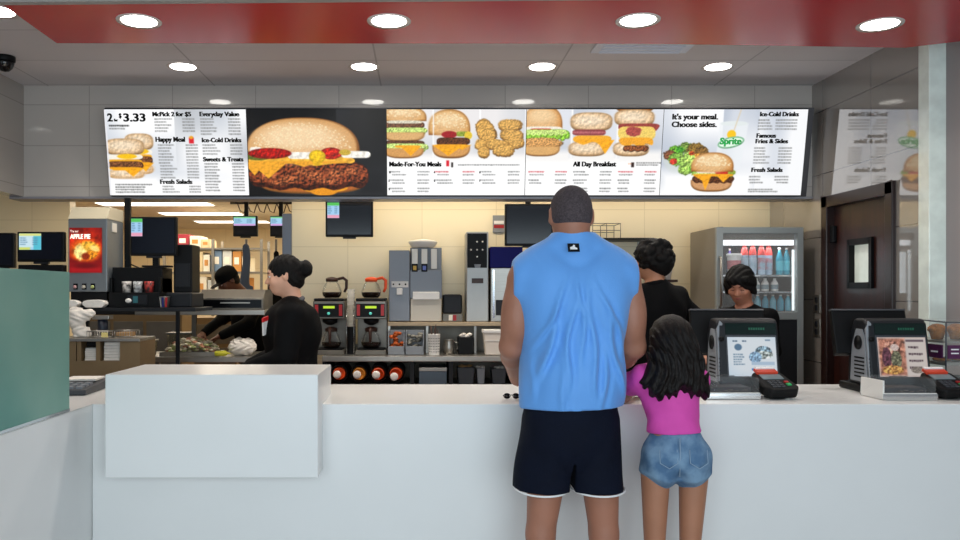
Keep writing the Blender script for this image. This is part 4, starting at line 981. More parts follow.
M['brew'] = pbr('brewer_steel', '#6f6a63', rough=.35, metal=.8)
def brewer(loc, lab):
    t = thing('coffee_brewer', lab, 'coffee brewer', loc, group='coffee brewers on the steel counter')
    MB().box(-.115, .115, -.17, .17, 0, .035).build('base', M['steel_dk'], t, bevel=.004)
    MB().box(-.115, .115, .06, .17, .035, .40).build('column', M['brew'], t, bevel=.004)
    MB().box(-.118, .118, -.17, .17, .27, .405).build('head', M['brew'], t, bevel=.006)
    f = MB().box(-.108, .108, -.176, -.169, .285, .385).build('control_panel', M['black'], t)
    for sx in (-1, 1): MB().box(sx * .090 - .012, sx * .090 + .012, -.179, -.175, .295, .378).build('red_button_panel', M['redp'], f)
    MB().box(-.04, .045, -.179, -.175, .35, .368).build('display', M['lcd'], f)
    MB().cyl((0, -.176, .312), .011, -.005, 'y', 12).build('brew_button', pbr('teal_button', '#5fd0c0', emit='#5fd0c0', estr=.4), f)
    MB().lathe([(.06, .27), (.055, .24), (.02, .222)], c=(0, -.08, 0), n=20).build('brew_basket', M['black'], t)
    MB().box(-.10, .10, -.16, .03, .035, .045).build('hot_plate', M['black'], t)
    MB().box(-.112, .112, -.17, .15, .405, .425).build('warmer', M['black'], t, bevel=.006)
    return t
def coffee_pot(loc, rz, hm, lab):
    t = thing('coffee_pot', lab, 'coffee pot', loc, rz, group='glass coffee pots')
    MB().lathe([(.055, 0), (.072, .02), (.078, .05), (.060, .10), (.040, .125), (.044, .135)], n=24, cap=False).build('glass_jug', M['clear'], t)
    MB().lathe([(.052, .003), (.069, .02), (.074, .045), (.001, .045)], n=24).build('coffee', M['coffee'], t)
    MB().lathe([(.046, .125), (.048, .150), (.030, .158), (.010, .162)], n=24).build('lid', hm, t)
    MB().tube([(.04, 0, .145), (.085, 0, .155), (.112, 0, .135), (.110, 0, .075), (.095, 0, .045)], [.010, .012, .012, .011, .009], 8).build('handle', hm, t)
    return t
b1 = brewer((X(330.5, 6.2), 6.25, CTT), 'left coffee brewer with red buttons, just right of the woman with a bun')
b2 = dup(b1, (X(371.5, 6.2), 6.25, CTT), 0, 'right coffee brewer with red buttons, under the orange-handled pot')
coffee_pot((X(333, 6.2) - .01, 6.22, CTT + .427), .2, M['brown'], 'coffee pot with brown handle on the left brewer')
coffee_pot((X(371, 6.2), 6.22, CTT + .427), .1, M['orange'], 'coffee pot with orange handle on the right brewer')
coffee_pot((X(331, 6.15), 6.17, CTT + .047), -PI / 2, M['brown'], 'coffee pot on the lower hot plate of the left brewer')
coffee_pot((X(371, 6.15), 6.17, CTT + .047), -PI / 2, M['brown'], 'coffee pot on the lower hot plate of the right brewer')
t = thing('cup_stack', 'tall stack of clear plastic cups between the coffee brewers', 'cup stack', (X(351, 6.2), 6.2, CTT))
MB().lathe([(.036, 0), (.036, .20), (.039, .21), (.034, .21), (.034, .02)], n=24, cap=False).box(-.036, .036, -.036, .036, 0, .01).build('holder', M['black'], t)
g = MB()
for k in range(16): g.lathe([(.026, .03 + k * .029), (.031, .03 + k * .029 + .024), (.033, .03 + k * .029 + .027), (.032, .03 + k * .029 + .030)], n=20, cap=False)
tag(g.build('clear_cups', pbr('frosted_clear_cup', '#f6f4ee', rough=.25, trans=.55, ior=1.2, alpha=.75), t), kind='stuff')
for px in (347.4, 354.6):
    MB().tube([(X(px, 6.2) - X(351, 6.2), -.06, 0), (X(px, 6.2) - X(351, 6.2), -.06, .335), (X(px, 6.2) - X(351, 6.2), .06, .335), (X(px, 6.2) - X(351, 6.2), .06, 0)], .003, 6).build('wire_side', M['chrome'], t)

# upper shelf with the drink machines
SZ = 1.225
t = thing('steel_shelf', 'raised shelf on the back counter carrying the drink machines', 'shelf', (0.3, 6.45, CTT))
sx0, sx1 = X(387.5, 6.28), X(640, 6.28)
MB().box(sx0, sx1, 6.26, 6.65, SZ - .03, SZ).build('shelf_board', M['wood'], t, bevel=.003, world=True)
for px in (388, 426, 474, 516, 560, 638):
    MB().box(X(px, 6.3), X(px, 6.3) + .018, 6.29, 6.31, CTT + .001, SZ - .031).build('post', M['steel'], t, world=True)
MB().box(sx0, sx1, 6.625, 6.637, CTT + .002, SZ - .031).build('back_panel', M['steel_dk'], t, world=True)
# grey two-part cappuccino dispenser
t = thing('drink_dispenser', 'grey drink dispenser with two clear hoppers and white lid on the shelf', 'drink dispenser', (X(389, 6.3), 6.3, SZ))
W1 = X(410, 6.3) - X(389, 6.3); W2 = X(442, 6.3) - X(389, 6.3); gm = pbr('blue_grey_enamel', '#7b8088', rough=.4, metal=.2)
MB().box(0, W1 - .002, 0, .3, .005, Z(250.5, 6.3) - SZ).build('left_cabinet', gm, t, bevel=.004)
MB().box(W1, W2, 0, .3, .18, Z(270, 6.3) - SZ).box(W1, W2, .12, .3, .18, Z(247, 6.3) - SZ).build('right_cabinet', gm, t, bevel=.004)
MB().box(W1 + .005, W2 - .005, -.004, .26, .004, .175).build('lower_cabinet', pbr('pale_beige_enamel', '#c9c3b6', rough=.5), t, bevel=.004)
for k in range(3):
    h = MB().box(W1 + .014 + k * .075, W1 + .060 + k * .075, .02, .10, Z(269, 6.3) - SZ, Z(249, 6.3) - SZ).build('hopper', pbr('milky_hopper', '#f3efe6', rough=.2, alpha=.85), t, bevel=.004)
    if k < 2:
        MB().box(W1 + .014 + k * .075, W1 + .060 + k * .075, -.004, .0, Z(272, 6.3) - SZ, Z(264, 6.3) - SZ).build('hopper_label', M['black'], h)
        MB().box(W1 + .024 + k * .075, W1 + .050 + k * .075, -.006, -.003, Z(270.3, 6.3) - SZ, Z(266, 6.3) - SZ).build('label_mark', [pbr('gold_label', '#d8b24a', rough=.5), pbr('blue_label', '#6b7fd0', rough=.5)][k], h)
MB().lathe([(.085, .0), (.112, .035), (.116, .045), (.10, .055), (.02, .068)], c=(W1 + .10, .12, Z(247, 6.3) - SZ), n=32).build('white_lid', M['whitep'], t)
MB().box(.02, .15, -.012, 0, Z(287.5, 6.3) - SZ, Z(281.5, 6.3) - SZ).build('button_strip', M['whitep'], t)
nz = MB()
for k in range(3): nz.cyl((.035 + k * .047, -.018, Z(284.5, 6.3) - SZ), .007, .008, 'y', 10)
nz.build('buttons', M['black'], t)
MB().box(.06, .105, -.03, 0, Z(295, 6.3) - SZ, Z(288.5, 6.3) - SZ).build('spout', M['whitep'], t, bevel=.004)
MB().box(W1 + .02, W2 - .02, -.03, 0, Z(300, 6.3) - SZ, Z(292, 6.3) - SZ).build('nozzle_block', M['whitep'], t, bevel=.006)
# black box + small box
t = thing('toaster', 'small black toaster box on the shelf right of the grey dispenser', 'toaster', (X(452.5, 6.35), 6.35, SZ))
MB().box(-.075, .075, 0, .22, .06, .21).build('housing', M['charcoal'], t, bevel=.012)
MB().box(-.078, .078, -.004, .22, .0, .06).build('base', M['steel_dk'], t, bevel=.003)
MB().box(-.06, .06, .04, .06, .208, .213).box(-.06, .06, .12, .14, .208, .213).build('slots', M['blackgl'], t)
MB().box(-.03, .0, -.008, -.003, .008, .052).build('white_tag', M['label'], t)
MB().box(.003, .03, -.008, -.003, .008, .052).build('red_tag', M['redp'], t)
# tall ice/water tower
t = thing('beverage_tower', 'tall steel beverage tower with black button panel on top', 'drink dispenser', (X(477.5, 6.3), 6.3, SZ))
hw = X(488.5, 6.3) - X(477.5, 6.3); H_ = Z(232, 6.3) - SZ
MB().box(-hw, hw, 0, .3, 0, H_).build('tower_body', pbr('light_steel', '#aeb0ae', rough=.4, metal=.4, var=.03), t, bevel=.006)
MB().box(-hw + .006, hw - .012, -.008, 0, Z(268, 6.3) - SZ, H_ - .012).build('button_panel', M['black'], t, bevel=.003)
g = MB()
for (a, b) in ((477, 242), (482.5, 242), (471, 250), (477, 250), (482.5, 250), (477, 257)): g.cyl((X(a, 6.3) - X(477.5, 6.3), -.008, Z(b, 6.3) - SZ), .007, -.003, 'y', 10)
g.build('touch_buttons', M['whitep'], t)
MB().prism([(-.02, Z(268, 6.3) - SZ), (.02, Z(268, 6.3) - SZ), (.026, Z(264.5, 6.3) - SZ), (-.026, Z(264.5, 6.3) - SZ)], 'y', -.013, -.008).build('panel_emblem', M['grey'], t)
MB().box(-.045, .045, -.006, 0, Z(283.5, 6.3) - SZ, Z(278.5, 6.3) - SZ).build('dispense_slot', M['brown'], t)
t = thing('drink_cooler', 'steel drink machine with navy blue top left of the shirted man', 'drink dispenser', (X(490, 6.3), 6.3, SZ))
wd = X(522, 6.3) - X(490, 6.3)
MB().box(0.005, wd, 0, .3, 0, Z(268, 6.3) - SZ).build('cooler_body', M['steel'], t, bevel=.005)
MB().box(0.0, wd + .004, -.01, .3, Z(268, 6.3) - SZ + .001, Z(247, 6.3) - SZ).build('navy_top', M['navyp'], t, bevel=.006)
MB().box(.02, .035, -.012, 0, .03, Z(270, 6.3) - SZ).build('edge_strip', M['chrome'], t)
MB().box(.045, wd - .03, -.008, 0, .05, .17).build('dispense_bay', M['charcoal'], t)
# items on the counter below the shelf
def bin_box(px0, px1, py0, py1, m, mc, lab, name, cat, d=6.12):
    a, b = X(px0, d), X(px1, d); h = Z(py0, d) - CTT; t = thing(name, lab, cat, ((a + b) / 2, d, CTT), group='small containers on the back counter'); w_ = (b - a) / 2
    MB().box(-w_, w_, 0, .16, 0, .02).box(-w_, -w_ + .008, 0, .16, .02, h).box(w_ - .008, w_, 0, .16, .02, h).box(-w_, w_, 0, .008, .02, h * .35).box(-w_, w_, .152, .16, .02, h).build('bin', m, t, bevel=.002)
    g = MB()
    for k in range(26): g.ball(((random.random() - .5) * w_ * 1.5, .03 + random.random() * .1, .03 + random.random() * (h - .05)), (.022, .018, .014), 8)
    tag(g.build('packets', mc, t), kind='stuff'); return t
bin_box(388, 404.5, 331, 351, M['grey'], pbr('orange_packets', '#c55a1c', rough=.6, var=.2), 'grey bin of orange packets on the back counter', 'condiment_bin', 'condiment bin')
bin_box(405.6, 424, 331, 351, M['grey'], pbr('dark_packets', '#4c4f4a', rough=.6, c2='#9a968a', vscale=40), 'grey bin of dark packets beside the orange packets', 'condiment_bin', 'condiment bin')
t = thing('straw_holder', 'white perforated straw holder on the back counter', 'straw holder', (X(434, 6.1), 6.1, CTT), group='small containers on the back counter')
MB().lathe([(.040, 0), (.046, .152), (.049, .157), (.042, .157), (.038, .02), (.001, .02)], n=28, cap=False).build('holder_body', M['whitep'], t)
g = MB()
for i in range(8):
    for k in range(6): a = -PI / 2 + (i - 3.5) * .3; r_ = .0412 + k * .0008; g.ball((r_ * math.cos(a), r_ * math.sin(a), .025 + k * .02), .0035, 6)
g.build('holes', M['charcoal'], t)
g = MB()
for k in range(5): a = k * 1.3; g.tube([(0, 0, .02), (.03 * math.cos(a), .03 * math.sin(a), .19 + .01 * k)], .004, 6)
tag(g.build('straws', M['brown'], t), kind='stuff')
t = thing('bucket', 'white plastic bucket with rim on the back counter by the man', 'bucket', (X(492.5, 6.1), 6.12, CTT), group='small containers on the back counter')
MB().prism([(-.055, 0), (.055, 0), (.070, .185), (-.070, .185)], 'y', -.06, .06).build('bucket_body', pbr('off_white_tub', '#dcd2c6', rough=.5), t, bevel=.008)
MB().box(-.077, .077, -.067, .067, .165, .190).build('rim', M['whitep'], t, bevel=.005)
MB().box(-.066, .066, -.064, -.058, .105, .111).build('ridge', M['whitep'], t)
t = thing('napkin_box', 'black napkin box with crumpled film on the back counter', 'box', (X(466, 6.15), 6.15, CTT), group='small containers on the back counter')
MB().box(-.06, .06, 0, .15, 0, .13).build('box_body', M['black'], t, bevel=.006)
g = MB()
for k in range(5): g.ball((-.03 + k * .015, .05, .14 + .008 * math.sin(k * 2)), (.022, .03, .014), 8)
g.build('crumpled_film', M['bagw'], t)
t = thing('steel_jug', 'small steel jug on the back counter left of the black napkin box', 'jug', (X(449, 6.2), 6.2, CTT), group='small containers on the back counter')
MB().lathe([(.04, 0), (.045, .05), (.034, .09), (.038, .11)], n=20, cap=False).lathe([(.04, 0), (.001, .001)], n=20, cap=False).build('jug_body', M['steel'], t)
MB().tube([(.036, 0, .095), (.07, 0, .085), (.068, 0, .04), (.042, 0, .03)], .005, 6).build('handle', M['steel'], t)
# pots and rack seen over the man's right shoulder
t = thing('rack_shelf', 'dark wall rack with wire basket above the right shoulder of the man', 'shelf', (X(620, 6.5), 6.5, Z(239, 6.5)))
MB().box(-.26, .24, -.12, .16, -.015, 0).build('shelf_board', M['charcoal'], t, bevel=.003)
g = MB()
for x_ in (-.24, -.13, -.02): 
    g.tube([(x_, -.10, 0), (x_, -.10, .115), (x_, .12, .115), (x_, .12, 0)], .003, 6)
for z_ in (.115, .06): g.tube([(-.24, -.10, z_), (-.02, -.10, z_)], .003, 6); g.tube([(-.24, .12, z_), (-.02, .12, z_)], .003, 6)
g.build('wire_basket', M['steel_dk'], t)
for x_ in (-.2, .18): MB().box(x_, x_ + .02, .14, .16, -.12, -.015).build('bracket', M['steel'], t)
t = thing('espresso_machine', 'dark topped coffee machine partly behind the man and the curly haired person', 'coffee machine', (X(627, 6.35), 6.33, SZ))
MB().box(-.085, .085, 0, .26, 0, .27).build('machine_body', M['steel'], t, bevel=.006)
MB().box(-.10, .10, -.02, .27, .27, .36).build('machine_head', M['charcoal'], t, bevel=.01)
MB().prism([(-.085, .36), (.085, .36), (.06, .41), (-.06, .41)], 'y', .02, .22).build('bean_hopper', M['blackgl'], t, bevel=.004)
MB().box(-.05, .05, -.006, 0, .04, .16).build('drip_bay', M['black'], t)
t = thing('corner_shelf', 'small brown wall shelf right of the curly haired person', 'shelf', (X(668, 6.5), 6.52, Z(280, 6.5)))
MB().box(-.08, .055, -.10, .138, -.02, 0).build('shelf_board', M['brown'], t, bevel=.003)
MB().box(-.01, .01, .08, .138, -.12, -.02).build('bracket', M['brown'], t)
t = thing('cup', 'white domed cup standing on the small brown wall shelf', 'cup', (X(668.5, 6.45), 6.47, Z(280, 6.5)))
MB().lathe([(.022, 0), (.030, .055), (.033, .06)], n=20).build('cup_body', M['paper'], t)
MB().lathe([(.034, .058), (.032, .075), (.018, .092), (.004, .095)], n=20).build('dome_lid', M['whitep'], t)

# ------------------------------------------------------------------ order monitors
def monitor(name, px0, px1, py0, py1, d, lab, win=None, mount='ceiling', top=HK, group='order monitors hanging behind the counter', tiltd=4, m=None):
    cx_ = (X(px0, d) + X(px1, d)) / 2; w_ = (X(px1, d) - X(px0, d)) / 2; z0, z1 = Z(py1, d), Z(py0, d); zc = (z0 + z1) / 2; h_ = (z1 - z0) / 2
    t = thing('order_monitor', lab, 'monitor', (cx_, d, z0 if mount != 'ceiling' else z0), group=group)
    MB().box(-w_, w_, 0, .04, 0, 2 * h_).build('casing', M['black'], t, bevel=.006)
    s_ = MB().box(-w_ + .014, w_ - .014, -.003, 0, .018, 2 * h_ - .012).build('screen', pbr('dark_lcd', '#0a0f1c', rough=.15), t)
    MB().box(-.05, .05, .005, .03, -.014, .002).build('chin', M['charcoal'], t)
    if win:
        u0, u1, v0, v1, kind = win; P = Pic(20, 20, '#a9d8f4', res=2)
        if kind == 'green': P.rect(0, 0, 20, 4, '#58c85a'); P.rect(0, 4, 20, 16, '#a9d4f6'); P.rect(0, 16, 20, 20, '#f2a6c0')
        elif kind == 'cyan': P.rect(0, 0, 20, 3, '#e4e88a'); P.rect(0, 3, 13, 17, '#cfeaf4'); P.rect(13, 3, 20, 20, '#58c4d8'); P.rect(0, 17, 10, 20, '#d6e06a')
        else: P.rect(0, 0, 20, 3, '#7fd08a'); P.rect(0, 16, 20, 20, '#d8a6e0')
        for k in range(4): P.small(1, 5 + k * 2.6, 17, c='#5b88a8', seed=k)
        xa_, xb_ = -w_ + 2 * w_ * u0, -w_ + 2 * w_ * u1; za_, zb_ = 2 * h_ * (1 - v1), 2 * h_ * (1 - v0)
        P.mesh('order_window', M['screen_dim'], t, xb_ - xa_, zb_ - za_, y=-.0045, x0=xa_, z0=za_)
    g = MB()
    if mount == 'ceiling':
        g.box(-.02, .02, .045, .07, h_, top - z0).box(-.05, .05, .038, .06, h_ - .05, h_ + .05).box(-.06, .06, .02, .10, top - z0 - .015, top - z0 - .001)
    elif mount == 'post':
        g.box(-.02, .02, .045, .075, top - z0, h_).box(-.05, .05, .038, .06, h_ - .05, h_ + .05).box(-.09, .09, .035, .14, top - z0, top - z0 + .012)
    g.build('mount', M['black'], t); return t
monitor('m', 325.5, 373, 201, 237, 6.25, 'hanging monitor with small green order window above the coffee brewers', (.04, .29, .05, .48, 'green'))
monitor('m', 505, 553, 204, 246, 6.25, 'blank black hanging monitor beside the head of the man', None)
monitor('m', 233, 257.5, 216, 236.5, 8.0, 'left of two small monitors hanging over the kitchen aisle', (.03, .92, .05, .48, 'lilac'))
monitor('m', 270, 290, 216, 236.5, 8.0, 'right of two small kitchen monitors, half hidden by the corner guard', (.03, .92, .05, .48, 'lilac'))
KS = 1.352
monitor('m', 17, 64, 232, 262, 5.45, 'monitor with cyan order window at the left edge above the glass screen', (.05, .52, .06, .60, 'cyan'), 'post', KS, 'order monitors standing on the kitchen rack')
monitor('m', 130, 176.5, 217, 256, 5.45, 'tall dark monitor with small blue window right of the apple pie poster', (.03, .27, .05, .50, 'green'), 'post', KS + .272, 'order monitors standing on the kitchen rack')
t = monitor('m', -14, 14, 233, 268, 5.45, 'dark monitor cut off by the left picture edge', None, 'post', KS, 'order monitors standing on the kitchen rack')
t = thing('wall_notice', 'small grey notice with red print on the cream wall left of the blank monitor', 'sign', (X(499, 6.64), 6.655, Z(224, 6.64)))
MB().box(-.05, .05, -.012, 0, -.07, .07).build('notice_board', M['grey'], t, bevel=.002)
MB().box(-.04, .04, -.014, -.011, .0, .025).build('notice_print', M['white_print'], t); MB().box(-.042, .042, -.014, -.011, -.035, -.008).build('red_print', M['redp'], t)

# ------------------------------------------------------------------ rack on the left with the poster cabinet
t = thing('kitchen_rack', 'dark steel rack behind the left cabinet carrying monitors and poster box', 'rack', (-2.3, 5.6, 0))
RX0, RX1 = -3.15, X(197, 5.4)
MB().box(RX0, RX1, 5.36, 5.80, KS - .025, KS).build('top_shelf', M['charcoal'], t, world=True, bevel=.003)
MB().box(RX0, RX1, 5.40, 5.80, .85, .87).build('lower_shelf', M['steel_dk'], t, world=True)
for xx in (RX0, -2.4, X(176, 5.78)):
    for yy in ((5.37, 5.77) if xx < -2.5 else (5.77,)): MB().box(xx, xx + .025, yy, yy + .025, 0, KS - .026).build('post', M['charcoal'], t, world=True)
t = thing('poster_cabinet', 'grey lightbox cabinet with red apple pie poster and three knobs', 'display cabinet', (X(68, 5.42), 5.42, KS))
wc = X(107, 5.42) - X(68, 5.42); z1 = Z(219, 5.42) - KS; z0_ = Z(292, 5.42) - KS
gs = pbr('grey_cabinet_paint', '#7c8286', rough=.4, metal=.3)
MB().box(0, wc, 0, .30, z0_, z1).build('cabinet_body', gs, t, bevel=.006)
MB().box(.01, wc - .01, .02, .28, 0, z0_).build('plinth', M['black'], t)
MB().prism([(-.004, z1), (.30, z1), (.30, z1 + .085), (.06, z1 + .085)], 'x', 0, wc).build('sloping_top', pbr('cream_hood', '#d9cdb0', rough=.5), t, bevel=.003)
P = Pic(40, 52, '#7a0f12', res=3.2)
P.ell(20, 20, 24, 20, '#b3240f', .3, .1, soft=10); P.ell(20, 26, 18, 12, '#e8741a', .3, .15, soft=7); P.ell(14, 28, 8, 9, '#fbe08a', .2, .3, ang=20, soft=2.5, wob=.4); P.ell(26, 22, 11, 6, '#f3b53c', .3, .3, ang=15, soft=2.5, wob=.4)
P.ell(27, 31, 8, 5, '#d0811f', .4, .4, ang=-15, soft=2, wob=.5); P.ell(20, 33, 5, 4, '#8a2c10', .3, soft=2); P.ell(31, 24, 6, 3, '#ffd977', .2, soft=1.5, ang=20); P.rect(0, 42, 40, 52, '#a5151a', soft=6); P.ell(20, 44, 16, 3, '#6a0a10', soft=3)
pw = X(102, 5.42) - X(69.5, 5.42); ph = Z(228, 5.42) - Z(273, 5.42)
po = P.mesh('lit_poster', vcol_mat('lit_poster_print', 1.05), t, pw, ph, y=-.006, x0=.012, z0=Z(273, 5.42) - KS)
g = MB(); put_text(g, 'Try our', .018, ph + Z(273, 5.42) - KS - .030, .020, y=-.008, bold=.01, width=.055)
for dx in (0, .0015): put_text(g, 'APPLE PIE', .018 + dx, ph + Z(273, 5.42) - KS - .073, .042, y=-.008 - dx * .1, bold=.03, width=.135)
g.build('poster_lettering', pbr('white_poster_print', '#fff6e8', emit='#fff6e8', estr=.9), t, merge=False)
g = MB()
for k in range(3): g.box(.038 + k * .058, .066 + k * .058, -.006, 0, z0_ + .015, z0_ + .055)
g.build('switch_plates', M['black'], t)
for k, c in enumerate(('#cfa0a0', '#d8d0c0', '#b8c47a')):
    MB().cyl((.052 + k * .058, -.006, z0_ + .033), .011, -.012, 'y', 14).build('knob', pbr('dial_colour_%d' % k, c, rough=.4), t)
MB().box(wc + .001, wc + .006, .08, .16, z1 - .08, z1 - .02).build('side_plate', M['label'], t)
for k, (a, b) in enumerate(((60, 80), (84, 107))):
    t = thing('paper_tray', ['white scalloped paper tray on the rack, half hidden by the glass screen', 'white scalloped paper tray on the rack under the poster cabinet'][k], 'tray', (X((a + b) / 2, 5.38), 5.375, KS), group='white trays under the poster cabinet')
    w_ = (X(b, 5.38) - X(a, 5.38)) / 2; n = 16; top = [(w_ * math.cos(PI * i / n), .022 + .03 * abs(math.sin(PI * i / n)) ** .6) for i in range(n + 1)]
    MB().prism([(w_ * .7, 0)] + top + [(-w_ * .7, 0)], 'y', -.03, .035).build('tray_body', M['paper'], t, bevel=.004)
t = thing('condiment_organizer', 'black organizer with printed cup sleeves under the dark monitor', 'organizer', (X(134, 5.42), 5.42, KS))
MB().box(-.17, .17, .0, .28, 0, .10).box(-.17, .17, .065, .28, .10, .27).box(-.17, -.155, .02, .28, .10, .20).box(.155, .17, .02, .28, .10, .20).build('organizer_body', M['black'], t, bevel=.004)
for k, c in enumerate(('#e6e0d8', '#d9dcdc', '#c23a34')):
    x_ = -.06 + k * .075; q = MB().lathe([(.026, .10), (.032, .175)], c=(x_, .033, 0), n=18).build('cup', pbr('printed_cup_%d' % k, c, rough=.5, c2='#2a2a2a', vscale=45), t)
q = MB().box(-.04, .09, -.012, 0, .02, .085).build('front_dish', M['charcoal'], t)
MB().ball((-.03, -.02, .045), (.022, .012, .016), 12).build('white_cup_lid', M['whitep'], t); MB().box(.0, .03, -.02, -.01, .03, .075).build('teal_sleeve', pbr('teal_paper', '#2f6f78', rough=.5), t)
t = thing('black_speaker_box', 'tall black box standing right of the dark monitor on the rack', 'box', (X(184.5, 5.6), 5.56, KS))
MB().box(-.064, .064, 0, .2, .10, Z(245, 5.6) - KS).build('box_body', M['black'], t, bevel=.006)
MB().box(-.085, .09, -.10, .2, 0, .10).build('box_foot', M['charcoal'], t, bevel=.01); MB().box(-.05, .05, -.004, 0, .14, .30).build('grille', M['charcoal'], t)
t = thing('cup', 'small cup with silver, red and blue stripes on the rack', 'cup', (X(165, 5.4), 5.395, KS))
MB().lathe([(.026, 0), (.034, .07), (.036, .074)], n=24).build('cup_body', M['steel'], t)
for k, (c, a) in enumerate((('#b5262c', .6), ('#26337a', -.1), ('#e6e6e6', -.8))):
    g = MB(); a0 = -PI / 2 + a
    g.add([((.0268 + .0085 * h) * math.cos(a0 + q), (.0268 + .0085 * h) * math.sin(a0 + q), .003 + .064 * h) for h in (0, 1) for q in (-.22, 0, .22)], [(0, 1, 4, 3), (1, 2, 5, 4)])
    g.build('stripe', pbr('cup_stripe_%d' % k, c, rough=.4), t.children[0])

# ------------------------------------------------------------------ kitchen: prep table, warming shelf, cabinet, far shelving
PT = 0.975
t = thing('prep_table', 'steel prep table with warming shelf over it behind the raised block', 'table', (-1.6, 6.4, 0))
a, b = X(128, 6.0), X(290, 6.0)
MB().box(a, b, 6.0, 6.60, PT - .04, PT).build('tabletop', M['steel'], t, world=True, bevel=.004)
MB().box(a + .02, b - .02, 6.04, 6.58, .25, .27).build('under_shelf', M['steel_dk'], t, world=True)
for xx in (a + .02, b - .06):
    for yy in (6.03, 6.53): MB().box(xx, xx + .04, yy, yy + .04, 0, PT - .041).build('leg', M['steel_dk'], t, world=True)
for px in (178, 262): MB().box(X(px, 6.1), X(px, 6.1) + .035, 6.46, 6.49, PT, 1.286).build('upright', M['steel_dk'], t, world=True)
MB().box(X(137, 6.1), X(266, 6.1), 6.05, 6.50, 1.285, 1.325).build('warming_shelf', M['steel'], t, world=True, bevel=.004)
t = thing('bun_warmer', 'low steel bun warmer with dark slot on the warming shelf', 'food warmer', (X(232, 6.1), 6.08, 1.325))
hw = (X(264, 6.1) - X(200, 6.1)) / 2
MB().prism([(0, 0), (0, .085), (.07, .15), (.38, .15), (.38, 0)], 'x', -hw, hw).build('hood', M['steel_dk'], t, bevel=.004)
MB().box(-hw + .015, hw - .015, -.006, .002, .012, .072).build('dark_slot', M['blackgl'], t)
MB().box(-hw + .16, hw - .10, -.010, -.004, .045, .055).build('handle', M['steel'], t)
t = thing('toaster', 'grey sloping bun toaster with pale side on the warming shelf', 'toaster', (X(187, 6.1), 6.08, 1.325))
MB().prism([(-.085, 0), (.055, 0), (.075, .08), (.03, .155), (-.04, .155), (-.085, .07)], 'y', 0, .3).build('housing', pbr('pale_toaster', '#c4b69a', rough=.5), t, bevel=.006)
MB().prism([(-.045, .0), (.03, 0), (.03, .045), (.01, .075), (-.035, .07)], 'y', -.006, 0).build('front_face', M['dkgrey'], t)
# food on the table
t = thing('food_tray', 'wide tray heaped with chopped lettuce and onions on the prep table', 'tray', (X(190, 6.15), 6.17, PT))
MB().box(-.21, .22, -.09, .16, 0, .012).box(-.21, -.20, -.09, .16, .012, .03).box(.21, .22, -.09, .16, .012, .03).box(-.21, .22, -.09, -.08, .012, .03).box(-.21, .22, .15, .16, .012, .03).build('tray_body', M['steel'], t)
for nm, cols, n in (('chopped_lettuce', '#b9bd80', 110), ('chopped_onion', '#e6d9bd', 170), ('bacon_bits', '#c48a6c', 70)):
    g = MB()
    for k in range(n):
        x_ = (random.random() + random.random() - 1) * .205; y_ = (random.random() - .5) * .2 + .03; h = .11 * max(0, 1 - (x_ / .21) ** 2) * random.random() ** .5 + .02; r = .008 + random.random() * .010
        g.ball((x_, y_, h), (r * 1.5, r, r * .7), 6)
    tag(g.build(nm, pbr(nm + '_colour', cols, rough=.6, var=.25, vscale=20), t), kind='stuff')
for k in range(2):
    t = thing('clear_tub', ['clear plastic tub at the left end of the prep table', 'clear plastic tub stacked behind the chopped food'][k], 'tub', (X((148, 170)[k], 6.2), 6.12 + .32 * k, PT), group='clear tubs on the prep table')
    h = (.11, .15)[k]; MB().prism([(-.07, 0), (.07, 0), (.085, h), (-.085, h)], 'y', -.06, .06).build('tub_body', pbr('cloudy_plastic_%d' % k, '#8f8a78', rough=.2, trans=.4, alpha=.8), t, bevel=.006)
    MB().box(-.09, .09, -.065, .065, h, h + .012).build('tub_lid', M['steel'], t, bevel=.003)
t = thing('paper_bag', 'crumpled white paper bag at the right end of the prep table', 'bag', (X(241, 6.1), 6.14, PT))
v = Vox((-.15, -.12, -.01), (.15, .14, .18), .005); v.ell((0, 0, .055), (.105, .075, .055), 0); v.ell((-.03, .01, .085), (.06, .05, .05), .03); v.ell((.05, .0, .08), (.05, .05, .05), .03)
v.warp(lambda x, y, z: .006 * np.sin(x * 90 + 4 * np.sin(z * 60)) * np.sin(y * 70 + z * 50)); v.plane((0, 0, -1), 0); v.mesh('bag_body', M['bagw'], t)
t = thing('squeeze_bottle', 'small yellow capped sauce bottle lying by the paper bag', 'bottle', (X(221, 6.05), 6.07, PT))
MB().lathe([(.018, -.05), (.02, -.04), (.02, .03), (.008, .045), (.003, .065)], axis='x', c=(0, 0, .021), n=16).build('bottle_body', pbr('yellow_green', '#c8c32c', rough=.4), t)
# steel cabinet left
CZ = Z(337, 5.2)
t = thing('steel_cabinet', 'brown-steel cabinet with three wrap slots beside the glass screen', 'cabinet', (-2.2, 5.2, 0))
a, b = X(40, 5.05), X(140, 5.05)
bz = pbr('bronze_steel', '#8c7657', rough=.45, metal=.5, var=.06)
MB().box(a, b, 5.05, 5.34, 0, Z(361, 5.05)).box(a, b, 5.20, 5.34, Z(361, 5.05), CZ - .02).box(X(110.5, 5.05) - .0, X(110.5, 5.05) + .0, 5.05, 5.34, 0, 0.01).build('cabinet_body', bz, t, world=True)
for q0, q1 in ((40, 76), (77, 81), (96, 100), (120, 140)):
    MB().box(X(q0, 5.05), X(q1, 5.05), 5.05, 5.20, Z(361, 5.05), CZ - .02).build('divider', bz, t, world=True)
MB().box(a, b, 5.04, 5.34, CZ - .02, CZ).build('cabinet_top', M['steel'], t, world=True, bevel=.003)
